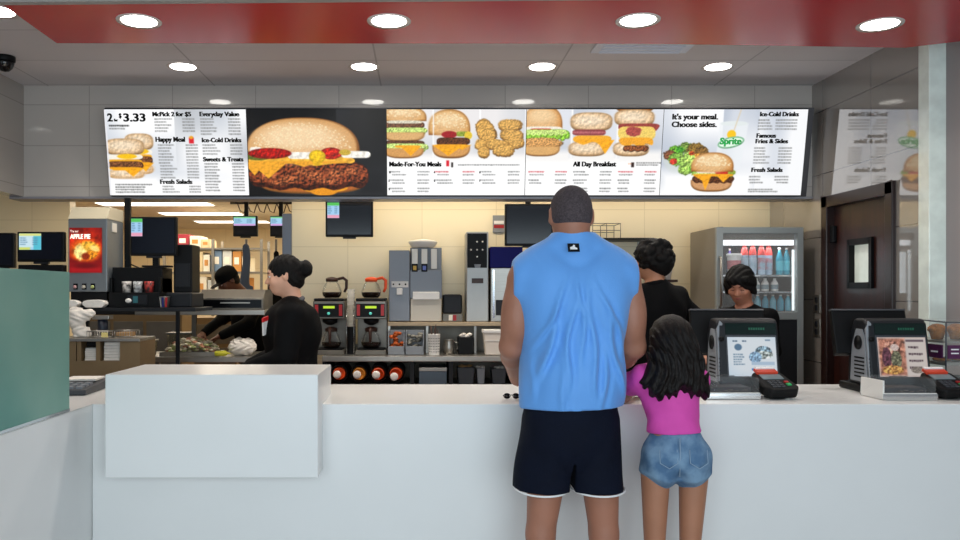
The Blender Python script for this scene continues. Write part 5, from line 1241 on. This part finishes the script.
for k, (q0, q1, r0, r1, lab) in enumerate(((82.5, 94.5, 349, 360.5, 'white wrap stack in the left slot of the brown cabinet'), (101.5, 118.5, 343, 360.5, 'tall white wrap stack in the right slot of the brown cabinet'))):
    t = thing('wrap_stack', lab, 'paper stack', (X((q0 + q1) / 2, 5.05), 5.08, Z(361, 5.05)), group='white wraps in the cabinet slots')
    w_ = (X(q1, 5.05) - X(q0, 5.05)) * .47; h_ = Z(r0, 5.08) - Z(361, 5.05)
    g = MB(); n = 6
    for i in range(n): g.box(-w_ + .002 * (i % 2), w_ - .002 * ((i + 1) % 2), .002 * (i % 3), .10, h_ * i / n, h_ * (i + .9) / n)
    tag(g.build('sheets', M['paper'], t), kind='stuff'); MB().box(-w_ * .98, w_ * .98, .01, .105, h_, h_ + .004).build('top_sheet', M['whitep'], t)
t = thing('black_bin', 'black bin above the left wrap stack in the brown cabinet', 'bin', (X(88.5, 5.05), 5.12, Z(347.5, 5.1)))
MB().box(-.040, .040, 0, .07, .002, .035).build('bin_body', M['black'], t, bevel=.003)
for k, (q0, q1, yy) in enumerate(((92, 112, 5.12), (112, 132, 5.2))):
    t = thing('wire_tray', ['steel wire tray with yellow ticket on the brown cabinet', 'steel wire tray at the right end of the brown cabinet'][k], 'tray', (X((q0 + q1) / 2, 5.15), yy, CZ), group='trays on the brown cabinet')
    w_ = (X(q1, 5.15) - X(q0, 5.15)) / 2; g = MB()
    for z_ in (.004, .04): g.tube([(-w_, -.05, z_), (w_, -.05, z_), (w_, .08, z_), (-w_, .08, z_)], .003, 6, True)
    for i in range(9):
        x_ = -w_ + 2 * w_ * i / 8; g.tube([(x_, -.05, .04), (x_, -.05, .004), (x_, .08, .004), (x_, .08, .04)], .0018, 5)
    g.build('wire_frame', M['steel'], t)
    if k == 0: MB().box(.03, .07, -.058, -.053, .004, .034).build('yellow_ticket', pbr('yellow_ticket', '#e6d487', rough=.6), t)
    else: MB().box(-.05, .05, -.02, .05, .006, .03).build('tray_contents', M['cardboard'], t)
t = thing('paper_bag', 'crumpled white bag standing on the cabinet next to the glass screen', 'bag', (X(79, 5.15), 5.17, CZ))
v = Vox((-.14, -.08, -.01), (.14, .08, .20), .005); v.cone((.0, 0, .0), (-.03, 0, .14), .035, .055, 0); v.cone((.0, 0, .12), (.06, 0, .15), .04, .03, .02); v.ell((.02, 0, .03), (.05, .04, .04), .02)
v.warp(lambda x, y, z: .006 * np.sin(x * 80 + 4 * np.sin(z * 50)) * np.sin(y * 60 + z * 70)); v.plane((0, 0, -1), 0); v.mesh('bag_body', M['bagw'], t)
t = thing('dark_canister', 'dark blue canister on the brown cabinet right of the crumpled bag', 'canister', (X(101.5, 5.25), 5.27, CZ))
MB().cyl((0, 0, 0), .032, .11, n=24).build('canister_body', pbr('dark_blue_tin', '#1c2433', rough=.35), t); MB().box(-.055, .055, -.04, .04, .11, .135).build('canister_lid', M['steel'], t, bevel=.003)
t = thing('key_tray', 'low dark grey button tray with white paper on the counter corner by the glass screen', 'tray', (-1.66, 3.92, CT), .06)
MB().prism([(-.20, 0), (.20, 0), (.20, .045), (-.20, .025)], 'x', -.10, .10).build('tray_body', M['dkgrey'], t, bevel=.004)
MB().box(-.09, .07, .02, .18, .043, .052).build('paper_sheet', M['paper'], t)
g = MB()
for i in range(3):
    for j in range(4): g.box(-.08 + j * .042, -.052 + j * .042, -.17 + i * .055, -.135 + i * .055, .026 + i * .003, .038 + i * .003)
g.build('buttons', M['grey'], t)
t = thing('equipment_pole', 'black upright pole on the rack right of the poster cabinet', 'pole', (X(120.5, 5.6), 5.74, KS))
MB().box(-.02, .02, -.015, .015, 0, 2.12 - KS).build('pole_tube', M['black'], t); MB().box(-.04, .04, -.03, .03, 0, .01).build('foot', M['black'], t); MB().tube([(.02, 0, .30), (.09, 0, .27), (.12, 0, .15), (.02, 0, .10)], .006, 6).build('cable', M['black'], t)

# far kitchen shelving with boxes
FY = 9.5
t = thing('shelving_unit', 'steel wire shelving with packaging boxes at the far end of the kitchen', 'shelving', (X(213, FY), FY, 0))
hw = (X(252, FY) - X(172, FY)) / 2 + .1; shz = (.25, .85, 1.38, 1.70, 1.98)
for z_ in shz:
    MB().box(-hw, hw, 0, .45, z_ - .02, z_).build('shelf', M['steel'], t)
for x_ in (-hw, 0, hw):
    for y_ in (.0, .45): MB().box(x_ - .015, x_ + .015, y_ - .015, y_ + .015, 0, 2.08).build('post', M['steel'], t)
bc = [('#9c2f3c', 'red'), ('#e6dfcf', 'white'), ('#d8c49c', 'cream'), ('#6f88a6', 'blue'), ('#c58a4a', 'orange-brown'), ('#cfd3d2', 'pale grey')]
boxm = {n: pbr('carton_' + n.replace('-', '_').replace(' ', '_'), c, rough=.8, var=.06) for c, n in bc}
lay = [(1.98, 176, 188, 'red', .16), (1.98, 189, 200, 'white', .14), (1.98, 200.5, 209, 'cream', .10), (1.70, 178, 190, 'white', .2), (1.70, 191, 202, 'cream', .23), (1.70, 202.5, 209, 'white', .2), (1.70, 210.5, 221, 'blue', .25), (1.70, 222, 231, 'pale grey', .25), (1.70, 232, 240.5, 'orange-brown', .24), (1.70, 241.5, 249, 'white', .18),
       (1.38, 178, 192, 'cream', .2), (1.38, 193, 206, 'white', .26), (1.38, 207, 219, 'pale grey', .22), (1.38, 220, 234, 'cream', .2), (1.38, 235, 248, 'orange-brown', .25)]
nth = {1.98: 'top', 1.70: 'second', 1.38: 'third'}
cnt = {}
for (z_, q0, q1, cn, h_) in lay:
    key = (z_, cn); cnt[key] = cnt.get(key, 0) + 1
    tot = sum(1 for l in lay if (l[0], l[3]) == key)
    side = '' if tot == 1 else [', left one', ', right one'][cnt[key] - 1] if tot == 2 else [', leftmost', ', middle', ', rightmost'][cnt[key] - 1]
    t = thing('carton', '%s carton on the %s shelf of the far kitchen shelving%s' % (cn, nth[z_], side), 'box', (X((q0 + q1) / 2, FY), FY + .03, z_), group='cartons on the far kitchen shelving')
    w_ = (X(q1, FY) - X(q0, FY)) / 2
    MB().box(-w_, w_, 0, .32, 0.001, h_).build('carton_body', boxm[cn], t, bevel=.004); MB().box(-w_ * .6, w_ * .5, -.003, 0, h_ * .35, h_ * .7).build('carton_label', M['label'] if cn not in ('white', 'cream') else boxm['orange-brown'], t)
# fluorescent panels in the kitchen ceiling
for k, (py, q0, q1, d) in enumerate(((203, 100, 211, 9.0), (213, 162, 241, 10.1), (221, 197, 268, 11.25))):
    t = thing('fluorescent_panel', ['nearest long fluorescent panel in the kitchen ceiling', 'middle long fluorescent panel in the kitchen ceiling', 'farthest long fluorescent panel in the kitchen ceiling'][k], 'ceiling light', (X((q0 + q1) / 2, d), d, HK), group='fluorescent panels in the kitchen ceiling')
    w_ = (X(q1, d) - X(q0, d)) / 2
    MB().box(-w_ - .02, w_ + .02, -.16, .16, -.012, 0).build('frame', M['whitep'], t); MB().box(-w_, w_, -.14, .14, -.018, -.012).build('diffuser', M['tube'], t)
t = thing('utensil_rail', 'ceiling rail with dangling brown cables beside the kitchen monitors', 'rail', (X(265, 8.2), 8.2, HK))
MB().box(-.35, .30, -.01, .01, -.10, -.08).build('rail_bar', M['charcoal'], t)
for x_ in (-.3, .25): MB().box(x_, x_ + .015, -.008, .008, -.08, 0).build('hanger', M['charcoal'], t)
g = MB()
for k in range(6):
    x_ = -.28 + k * .1; g.tube([(x_, 0, -.09), (x_ + .03, 0, -.17), (x_ + .07, 0, -.19), (x_ + .1, 0, -.09)], .006, 6)
g.build('cables', M['brown'], t)
t = thing('blue_apron', 'dark blue apron hanging below the left kitchen monitor', 'apron', (X(245, 8.0), 8.06, 0))
MB().tube([(0, 0, .02), (0, 0, Z(238, 8.0) - .01)], .012, 8).cyl((0, 0, 0), .10, .02, n=20).build('pole', M['steel_dk'], t)
v = Vox((-.12, -.08, 1.3), (.12, .06, 1.96), .01); v.cone((0, -.02, 1.90), (0, -.02, 1.50), .03, .065, 0, (1, .5, 1)); v.warp(folds(.012, 50, 8, 2)); v.plane((0, 0, -1), -1.42); v.mesh('cloth', pbr('slate_blue_cloth', '#48566e', rough=.85), t)
t = thing('dark_apron', 'black cloth hanging below the right kitchen monitor', 'apron', (X(275, 8.0), 8.06, 0))
MB().tube([(0, 0, .02), (0, 0, Z(238, 8.0) - .01)], .012, 8).cyl((0, 0, 0), .10, .02, n=20).build('pole', M['steel_dk'], t)
v = Vox((-.14, -.08, 1.2), (.14, .06, 1.96), .01); v.cone((0, -.02, 1.84), (0, -.02, 1.40), .018, .085, 0, (1, .5, 1)); v.warp(folds(.012, 50, 8, 2)); v.plane((0, 0, -1), -1.32); v.mesh('cloth', M['jacket'], t)

# ------------------------------------------------------------------ drinks fridge
FX0, FX1, FY0, FZ = X(716, 5.85), X(803, 5.85), 5.85, 1.925
fr = thing('drinks_fridge', 'glass-door drinks fridge lit from inside behind the dark bobbed person', 'fridge', ((FX0 + FX1) / 2, FY0, 0))
hw = (FX1 - FX0) / 2; fs = pbr('taupe_fridge_side', '#8a8378', rough=.4, metal=.3); D_ = .56
MB().box(-hw, -hw + .03, .03, D_, .05, FZ).box(hw - .03, hw, .03, D_, .05, FZ).box(-hw + .03, hw - .03, D_ - .03, D_, .05, FZ).box(-hw + .03, hw - .03, .03, D_ - .03, FZ - .09, FZ - .001).box(-hw + .03, hw - .03, .03, D_ - .03, .05, 1.22).build('cabinet', fs, fr)
MB().box(-hw + .04, hw - .04, .06, D_, 0, .05).build('plinth', M['black'], fr)
f = MB(); z0 = Z(312, 5.85)
f.box(-hw, -hw + .045, -.01, .03, .06, FZ).box(hw - .045, hw, -.01, .03, .06, FZ).box(-hw + .045, hw - .045, -.01, .03, FZ - .045, FZ).box(-hw + .045, hw - .045, -.01, .03, z0 - .055, z0)
dd = f.build('door_frame', pbr('light_grey_frame', '#9ba09f', rough=.35, metal=.4), fr, bevel=.003)
MB().box(-hw + .045, hw - .045, -.004, .03, .06, z0 - .055).build('door_panel', M['charcoal'], dd)
MB().box(-hw + .045, hw - .045, .006, .012, z0, FZ - .045).build('glass', pbr('fridge_glass', '#ffffff', rough=.01, alpha=.08, spec=.8), dd)
MB().tube([(-hw + .022, -.01, 1.35), (-hw + .022, -.045, 1.36), (-hw + .022, -.045, 1.70), (-hw + .022, -.01, 1.71)], .009, 8).build('handle', M['steel'], dd)
MB().box(-hw + .05, hw - .05, .035, .06, FZ - .128, FZ - .050).build('light_header', pbr('lit_header', '#ffffff', emit='#f4fbff', estr=1.1), fr)
for sx in (-1, 1): MB().box(sx * (hw - .05) - .006, sx * (hw - .05) + .006, .04, .055, z0 + .01, FZ - .16).build('light_strip', pbr('lit_strip', '#ffffff', emit='#e6f6fb', estr=.9), fr)
SHZ = (Z(275, 5.95), Z(291.5, 5.95), Z(311, 5.95))
for z_ in SHZ: MB().box(-hw + .035, hw - .035, .05, D_ - .04, z_ - .012, z_).build('shelf', M['chrome'], fr)
MB().box(-hw + .031, hw - .031, D_ - .04, D_ - .031, 1.23, FZ - .1).build('back_liner', pbr('fridge_liner', '#33444a', rough=.6), fr)
fl = area('fridge_light', (0, .12, FZ - .14), (0, 0, 0), .4, .08, .9, (.85, .95, 1.0)); fl.parent = fr
fl = area('fridge_light', (0, .045, 1.60), (-PI / 2, 0, 0), .48, .3, .5, (.85, .95, 1.0)); fl.parent = fr
def bottle(px, zz, h, r, m, cap, lab, grp, d=5.96, lblm=None, prof=None):
    t = thing('bottle', lab, 'bottle', (X(px, d), d, zz), group=grp)
    MB().lathe([(r * .85, 0), (r, h * .04), (r, h * .58), (r * .92, h * .66), (r * .45, h * .84), (r * .36, h * .93)], n=18).build('bottle_body', m, t)
    MB().lathe([(r * .42, h * .92), (r * .42, h)], n=14).build('cap', cap, t)
    if lblm: MB().lathe([(r * 1.02, h * .16), (r * 1.02, h * .52)], n=18, cap=False).build('label', lblm, t)
    return t
milk = pbr('icy_clear_bottle', '#a9c0d4', rough=.2, var=.1); redc = pbr('coral_red_cap', '#e2463e', rough=.4)
for i, px in enumerate((744.5, 752.7, 761.5, 768.6)):
    d = 5.96 if i != 3 else 5.99; t = bottle(px, SHZ[0], .240 if i != 3 else .234, .0262, milk, redc, 'tall red-topped bottle on the upper fridge shelf, %s from left' % ('first', 'second', 'third', 'fourth')[i], 'red-topped bottles in the fridge', d, lblm=pbr('blue_grey_label_%d' % i, '#9db6c8', rough=.5, c2='#c45a5a' if i > 1 else '#b9ccd8', vscale=18))
    MB().lathe([(.0266, .240 * .60), (.0248, .240 * .68), (.0140, .240 * .86), (.012, .240 * .92)], n=18, cap=False).build('red_shoulder', redc, t)
aq = pbr('aqua_drink', '#2f9db4', rough=.15, emit='#1d7f98', estr=0.0)
for i, px in enumerate((779.5, 786.5)): bottle(px, SHZ[0], .20, .026, aq, M['whitep'], 'aqua drink bottle on the upper fridge shelf, %s of two' % ('left', 'right')[i], 'aqua bottles in the fridge', 5.97, lblm=pbr('aqua_label_%d' % i, '#57c0d2', rough=.5))
t = thing('tub', 'white tub with red band on the upper fridge shelf', 'tub', (X(734, 5.96), 5.96, SHZ[0]))
MB().lathe([(.042, 0), (.050, .13), (.052, .135)], n=24).build('tub_body', M['whitep'], t); MB().lathe([(.055, .133), (.055, .150), (.050, .155)], n=24).build('tub_lid', M['whitep'], t); MB().lathe([(.0465, .04), (.0500, .105)], n=24, cap=False).build('red_band', pbr('rose_band', '#b5676c', rough=.5), t)
for i, px in enumerate((756, 765, 774.5)): 
    t = bottle(px, SHZ[1], .095, .026, M['whitep'], M['whitep'], 'small white milk bottle on the middle fridge shelf, %s of three' % ('left', 'centre', 'right')[i], 'small milk bottles in the fridge', 5.97, lblm=pbr('grey_label_%d' % i, '#7e9298', rough=.5))
for i in range(6): bottle(750 + i * 7.6, SHZ[2], .118, .0235, pbr('blue_water_%d' % i, ('#4f9fb8', '#6fb4c8')[i % 2], rough=.15), M['whitep'], 'small blue water bottle on the lowest lit fridge shelf, %s from left' % ('first', 'second', 'third', 'fourth', 'fifth', 'sixth')[i], 'water bottles in the fridge', 5.97)
for i, px in enumerate((731, 739)): bottle(px, SHZ[1], .09, .022, aq, M['whitep'], 'short aqua bottle on the middle fridge shelf, %s of two at the left' % ('left', 'right')[i], 'short aqua bottles in the fridge', 5.97)
bottle(729.5, SHZ[0], .20, .020, pbr('violet_drink', '#5b4a8c', rough=.2), M['whitep'], 'slim violet bottle at the left end of the upper fridge shelf', None, 6.05)

# ------------------------------------------------------------------ registers and gear on the counter
def register(loc, rz, lab, P, pm):
    t = thing('cash_register', lab, 'cash register', loc, rz, group='customer-facing cash registers')
    # local frame: customer side is -Y
    MB().box(-.16, .16, -.05, .22, 0, .035).build('base', M['black'], t, bevel=.008)
    side = [(-.075, .035), (-.0252, .328), (-.002, .350), (.09, .350), (.14, .26), (.15, .035)]
    hb = MB().prism(side, 'x', -.150, .135).build('housing', M['charcoal'], t, bevel=.014, seg=3)
    sl_ = math.atan2(.045, .265)
    def on(x, z, dy=0): return (x, -.075 + (z - .035) * .045 / .265 - dy, z)
    def slab(x0, x1, z0, z1, th): 
        return [on(x0, z0), on(x1, z0), on(x1, z1), on(x0, z1), on(x0, z0, th), on(x1, z0, th), on(x1, z1, th), on(x0, z1, th)]
    F6 = [(0, 1, 2, 3), (4, 7, 6, 5), (0, 4, 5, 1), (1, 5, 6, 2), (2, 6, 7, 3), (3, 7, 4, 0)]
    MB().add(slab(-.112, .122, .277, .328, .004), F6).build('price_display', pbr('dark_green_glass', '#0c211e', rough=.12), hb)
    g = MB()
    for k in range(7): g.add(slab(-.005 + k * .011, .002 + k * .011, .297, .308, .0055), F6)
    g.build('display_digits', pbr('dim_green_digits', '#14503c', emit='#1f8a60', estr=.08), hb)
    MB().add(slab(-.112, .122, .076, .272, .003), F6).build('poster_frame', M['dkgrey'], hb)
    po = P.mesh('poster', pm, hb, .222, .184, x0=-.106, z0=0); po.location = on(0, .082, .0045); po.rotation_euler = (-math.atan2(.045, .265), 0, 0)
    # left side panel: speaker, slots
    MB().prism([(-.05, .05), (-.02, .27), (.0, .30), (.06, .30), (.10, .22), (.115, .05)], 'x', -.1535, -.150).build('side_panel', M['grey'], hb, bevel=.002)
    MB().prism([(-.150, .05), (-.122, .05), (-.122, .325), (-.135, .338), (-.150, .30)], 'y', -.074, -.02, Matrix.Rotation(-sl_ * .9, 4, 'X') @ Matrix.Translation((0, .0, -.004))).build('front_cheek', M['grey'], hb, bevel=.003)
    MB().cyl((-.158, .035, .235), .034, .006, 'x', 24).build('speaker', M['black'], hb)
    MB().cyl((-.136, -.050, .255), .012, -.006, 'y', 16).build('scanner_eye', M['black'], hb)
    g = MB()
    for k in range(6): g.box(-.147, -.126, -.078 + (.07 + k * .018) * .17, -.066 + (.07 + k * .018) * .17, .068 + k * .018, .075 + k * .018).box(-.156, -.152, -.02, .07, .07 + k * .018, .077 + k * .018)
    g.build('vent_slots', M['black'], hb)
    # cashier's own screen behind, its dark back towards us
    b_ = MB().prism([(.10, .18), (.16, .388), (.185, .383), (.14, .16)], 'x', -.225, .135).build('cashier_screen', M['black'], t, bevel=.006)
    MB().prism([(.156, .386), (.162, .393), (.187, .388), (.184, .381)], 'x', -.225, .135).build('screen_edge', M['dkgrey'], b_)
    MB().box(-.03, .03, .08, .12, .03, .22).build('screen_arm', M['black'], t)
    return t
P = Pic(46, 35, '#cfe2f2', res=4)
P.ell(24, 16, 30, 20, '#e6eef5', soft=12); P.ell(10, 9, 3.6, 3, '#5f7f9c', soft=.8); P.small(5, 3, 18, c='#46627c'); P.block(5, 15, 16, 5, 2.2, left=1, right=0, c='#7d97ae')
P.ell(34, 13, 8, 5, '#7f98a8', .6, .5); P.ell(34, 16, 9, 3.5, '#b9c6c4', .5, .5); P.ell(26, 18, 6, 5, '#8fb0cf', .4, .5); P.rect(22, 22, 44, 25, '#b7cde2'); P.small(22, 28, 34, c='#3a7ac0', left=1, right=0, h=2.4); P.rect(36, 2, 41, 3.4, '#88a0b8')
register((X(747, 3.86), 3.86, CT), math.radians(-3), 'cash register with pale blue poster between the child and the card reader', P, pbr('x', '#fff') if False else vcol_mat('backlit_blue_poster', .75))
P2 = Pic(46, 35, '#e8d6cf', res=4)
P2.rect(1, 1, 26, 34, '#c98a74', .3, .3, soft=2); P2.ell(13, 10, 8, 7, '#d99a86', .5, .4); P2.ell(8, 18, 4.5, 9, '#6e4452', .4, .5); P2.ell(17, 20, 5, 8, '#7a7a62', .5, .5); P2.ell(13, 29, 10, 4, '#dca05c', .4, .5); P2.ell(16, 9, 4, 3, '#f0d8cf', .2)
P2.rect(27, 1, 45, 34, '#e9ded8', soft=1); P2.rect(27, 2, 44, 4, '#7b6a72'); 
for k in range(4): P2.small(29, 8 + k * 6, 44, c='#54414a', left=1, right=0, h=2, seed=k + 3)
P2.ell(36, 29, 6, 3, '#9a8f86', .4)
register((X(895, 3.84), 3.84, CT), math.radians(-2), 'cash register with pink drinks poster near the right wall', P2, vcol_mat('backlit_pink_poster', .62))
def donation(loc, rz, lab, first=[None]):
    if first[0] is not None: return dup(first[0], loc, rz, lab)
    t = first[0] = thing('donation_box', lab, 'donation box', loc, rz, group='clear coin boxes on the counter')
    MB().box(-.12, .12, -.09, .09, 0, .012).box(-.12, -.112, -.09, .09, .012, .085).box(-.12, .12, -.09, -.085, .012, .03).build('base_tray', M['whitep'], t, bevel=.002)
    MB().box(-.118, .118, -.088, .088, .03, .095).build('acrylic_cover', pbr('smoky_acrylic', '#dfe6e8', rough=.03, alpha=.06, spec=.5), t, bevel=.006)
    MB().box(-.119, .121, -.093, -.089, .004, .026).build('front_strip', M['chrome'], t)
    g = MB()
    for k in range(60): g.lathe([(.011, 0), (.011, .002)], c=(-.09 + random.random() * .18, -.06 + random.random() * .12, .018 + random.random() * .02), n=10)
    tag(g.build('coins', pbr('dull_coins', '#6a5f57', rough=.4, metal=.6), t), kind='stuff')
    MB().box(-.10, .10, -.05, .07, .013, .050).build('inner_block', pbr('dark_inner_tray', '#2b292d', rough=.6), t, bevel=.01)
    MB().box(-.04, .04, -.004, .004, .0945, .0965).build('coin_slot', M['black'], t)
    return t
donation((X(730.5, 3.62), 3.68, CT), 0, 'clear coin box on the counter in front of the blue-poster register')
donation((X(906, 3.60), 3.66, CT), 0, 'clear coin box on the counter in front of the pink-poster register')
def reader(loc, rz, lab, first=[None]):
    if first[0] is not None: return dup(first[0], loc, rz, lab)
    t = first[0] = thing('card_reader', lab, 'card reader', loc, rz, group='card readers on the counter')
    MB().lathe([(.045, 0), (.045, .008), (.018, .014), (.016, .035)], n=24).build('stand', M['black'], t)
    Mx = Matrix.Translation((0, 0, .055)) @ Matrix.Rotation(math.radians(22), 4, 'X')
    b_ = MB().prism([(-.060, -.085), (.060, -.085), (.085, -.05), (.075, .075), (.06, .09), (-.06, .09), (-.075, .075), (-.085, -.05)], 'z', -.022, .022, Mx).build('reader_body', M['black'], t, bevel=.010, seg=3)
    MB().box(-.05, .05, .015, .06, .021, .025, Mx).build('reader_screen', pbr('reader_lcd', '#7f8c90', rough=.15), b_)
    k_ = MB()
    for i in range(3):
        for j in range(4): k_.box(-.045 + i * .022, -.029 + i * .022, -.06 + j * .016, -.050 + j * .016, .021, .026, Mx)
    k_.build('keypad', M['dkgrey'], b_)
    MB().box(.032, .052, -.045, -.028, .021, .027, Mx).build('enter_key', pbr('green_key', '#2fa860', rough=.4), b_); MB().box(.032, .052, -.022, -.008, .021, .027, Mx).build('cancel_key', M['redp'], b_)
    MB().box(-.055, .045, .062, .10, .022, .034, Mx).build('card_sleeve', pbr('orange_red_card', '#d8482e', rough=.4), b_)
    MB().box(-.050, .040, .092, .104, .030, .040, Mx).build('white_tab', M['white_print'], b_)
    return t
reader((X(778, 3.62), 3.655, CT), math.radians(8), 'card reader with orange card in front of the blue-poster register')
reader((X(951, 3.62), 3.655, CT), math.radians(4), 'card reader with orange card cut by the right picture edge')
t = thing('sunglasses', 'dark sunglasses lying on the counter left of the man', 'sunglasses', (X(511, 3.62), 3.60, CT))
g = MB()
for sx in (-1, 1): g.tube([(sx * .020 + .014 * math.cos(a), .0, .014 + .011 * math.sin(a)) for a in [2 * PI * i / 14 for i in range(14)]], .0022, 6, True)
g.tube([(-.006, 0, .018), (.006, 0, .018)], .002, 6)
g.build('frame', M['black'], t)
MB().cyl((-.020, -.001, .014), .011, .002, 'y', 16).build('lens', M['blackgl'], t); MB().cyl((.020, -.001, .014), .011, .002, 'y', 16).build('lens', M['blackgl'], t)
for sx in (-1, 1): MB().tube([(sx * .034, 0, .016), (sx * .034, .04, .010), (sx * .020, .07, .003)], .0018, 6).build('temple', M['brown'], t)
t = thing('receipt_printer', 'black printer box on the rack below the left cyan monitor', 'printer', (X(40, 5.4), 5.405, KS))
MB().box(-.15, .15, 0, .065, 0, .285).build('printer_body', M['black'], t, bevel=.006); MB().box(-.06, .06, -.004, 0, .235, .25).build('paper_slot', M['charcoal'], t)
t = thing('fryer_cabinet', 'large dull steel fryer cabinet behind the prep table', 'fryer', (X(128, 7.0), 7.15, 0))
MB().box(-.5, .42, 0, .4, 0, 1.26).build('cabinet_body', bz, t, bevel=.006)
for k in range(3): MB().box(-.47 + k * .29, -.21 + k * .29, -.008, 0, .55, 1.20).build('door', M['steel_dk'], t, bevel=.003)
for k in range(3): MB().box(-.24 + k * .29, -.225 + k * .29, -.03, -.008, .95, 1.12).build('handle', M['steel'], t)
MB().box(-.5, .42, 0, .38, 1.26, 1.30).build('hob', M['charcoal'], t)
t = thing('wall_cabinet', 'dull bronze cabinet standing behind the prep table, left of the cook', 'cabinet', (X(195, 8.2), 8.3, 0))
MB().box(-.42, .40, 0, .4, 0, 1.20).build('cabinet_body', bz, t, bevel=.006)
for k in range(3): MB().box(-.40, .38, -.008, 0, .45 + k * .24, .65 + k * .24).build('drawer', M['steel_dk'], t, bevel=.003)
# glass pastry case
t = thing('pastry_case', 'glass pastry case with cookies and purple label strip at the right edge', 'display case', (2.69, 3.98, CT))
hx0, hx1 = -.245, .255; y0, y1 = -.20, .20
MB().box(hx0, hx1, y0, y1, 0, .05).build('case_base', M['black'], t, bevel=.004)
MB().box(hx0 + .012, hx1, y0 + .02, y1, .13, .145).build('tray', M['steel'], t); MB().box(hx0 + .012, hx1, y0 + .04, y1, .235, .245).build('upper_tray', M['steel'], t)
ga = pbr('case_glass', '#e9f4f0', rough=.02, alpha=.07, spec=.8)
MB().box(hx0, hx0 + .005, y0 + .01, y1, .05, .345).build('side_glass', ga, t); MB().box(hx0, hx1, y0, y0 + .005, .05, .335).build('front_glass', ga, t); MB().box(hx0, hx1, y0, y1, .337, .342).build('top_glass', ga, t)
g = MB()
for a_ in ((hx0, y0, .335, hx1, y0, .335), (hx0, y0, .335, hx0, y1, .345), (hx0, y0, .05, hx0, y0, .335)): g.tube([a_[:3], a_[3:]], .0035, 6)
g.build('edge_trim', M['dkgrey'], t)
MB().box(hx0 + .006, hx1, y0 - .006, y0, .165, .228).build('label_strip', pbr('purple_label', '#51204a', rough=.4), t)
MB().box(hx0 - .006, hx0, y0 + .02, y1 - .02, .165, .228).build('side_label_strip', M['blackgl'] if False else pbr('purple_side_label', '#51204a', rough=.4), t)
g = MB()
for k in range(4): g.box(hx0 - .008, hx0 - .006, y0 + .05 + k * .08, y0 + .10 + k * .08, .19, .198)
for k in range(8):
    for j in range(2): g.box(hx0 + .02 + k * .055, hx0 + .055 + k * .055 - .012 * (k % 2), y0 - .008, y0 - .006, .205 - j * .018, .211 - j * .018)
g.build('label_print', M['white_print'], t)
pc = pbr('baked_golden_brown', '#b06f2e', rough=.8, c2='#6e421f', vscale=28, bump=.5)
ords = ('first', 'second', 'third', 'fourth', 'fifth')
for k in range(5):
    c_ = thing('muffin', 'golden muffin on the upper tray of the pastry case, %s from left' % ords[k], 'muffin', (2.69 + hx0 + .055 + k * .092, 3.98 + .0 - .05, CT + .247), group='muffins in the pastry case')
    MB().lathe([(.024, 0), (.034, .035), (.043, .042), (.040, .058), (.022, .072), (.002, .076)], n=20).build('muffin_top', pc, c_)
for k in range(5):
    c_ = thing('cookie', 'flat brown cookie on the lower tray of the pastry case, %s from left' % ords[k], 'cookie', (2.69 + hx0 + .058 + k * .092, 3.90, CT + .147), group='cookies in the pastry case')
    MB().lathe([(.036, 0), (.041, .006), (.038, .012), (.01, .015)], n=20).build('cookie_disc', pc, c_)
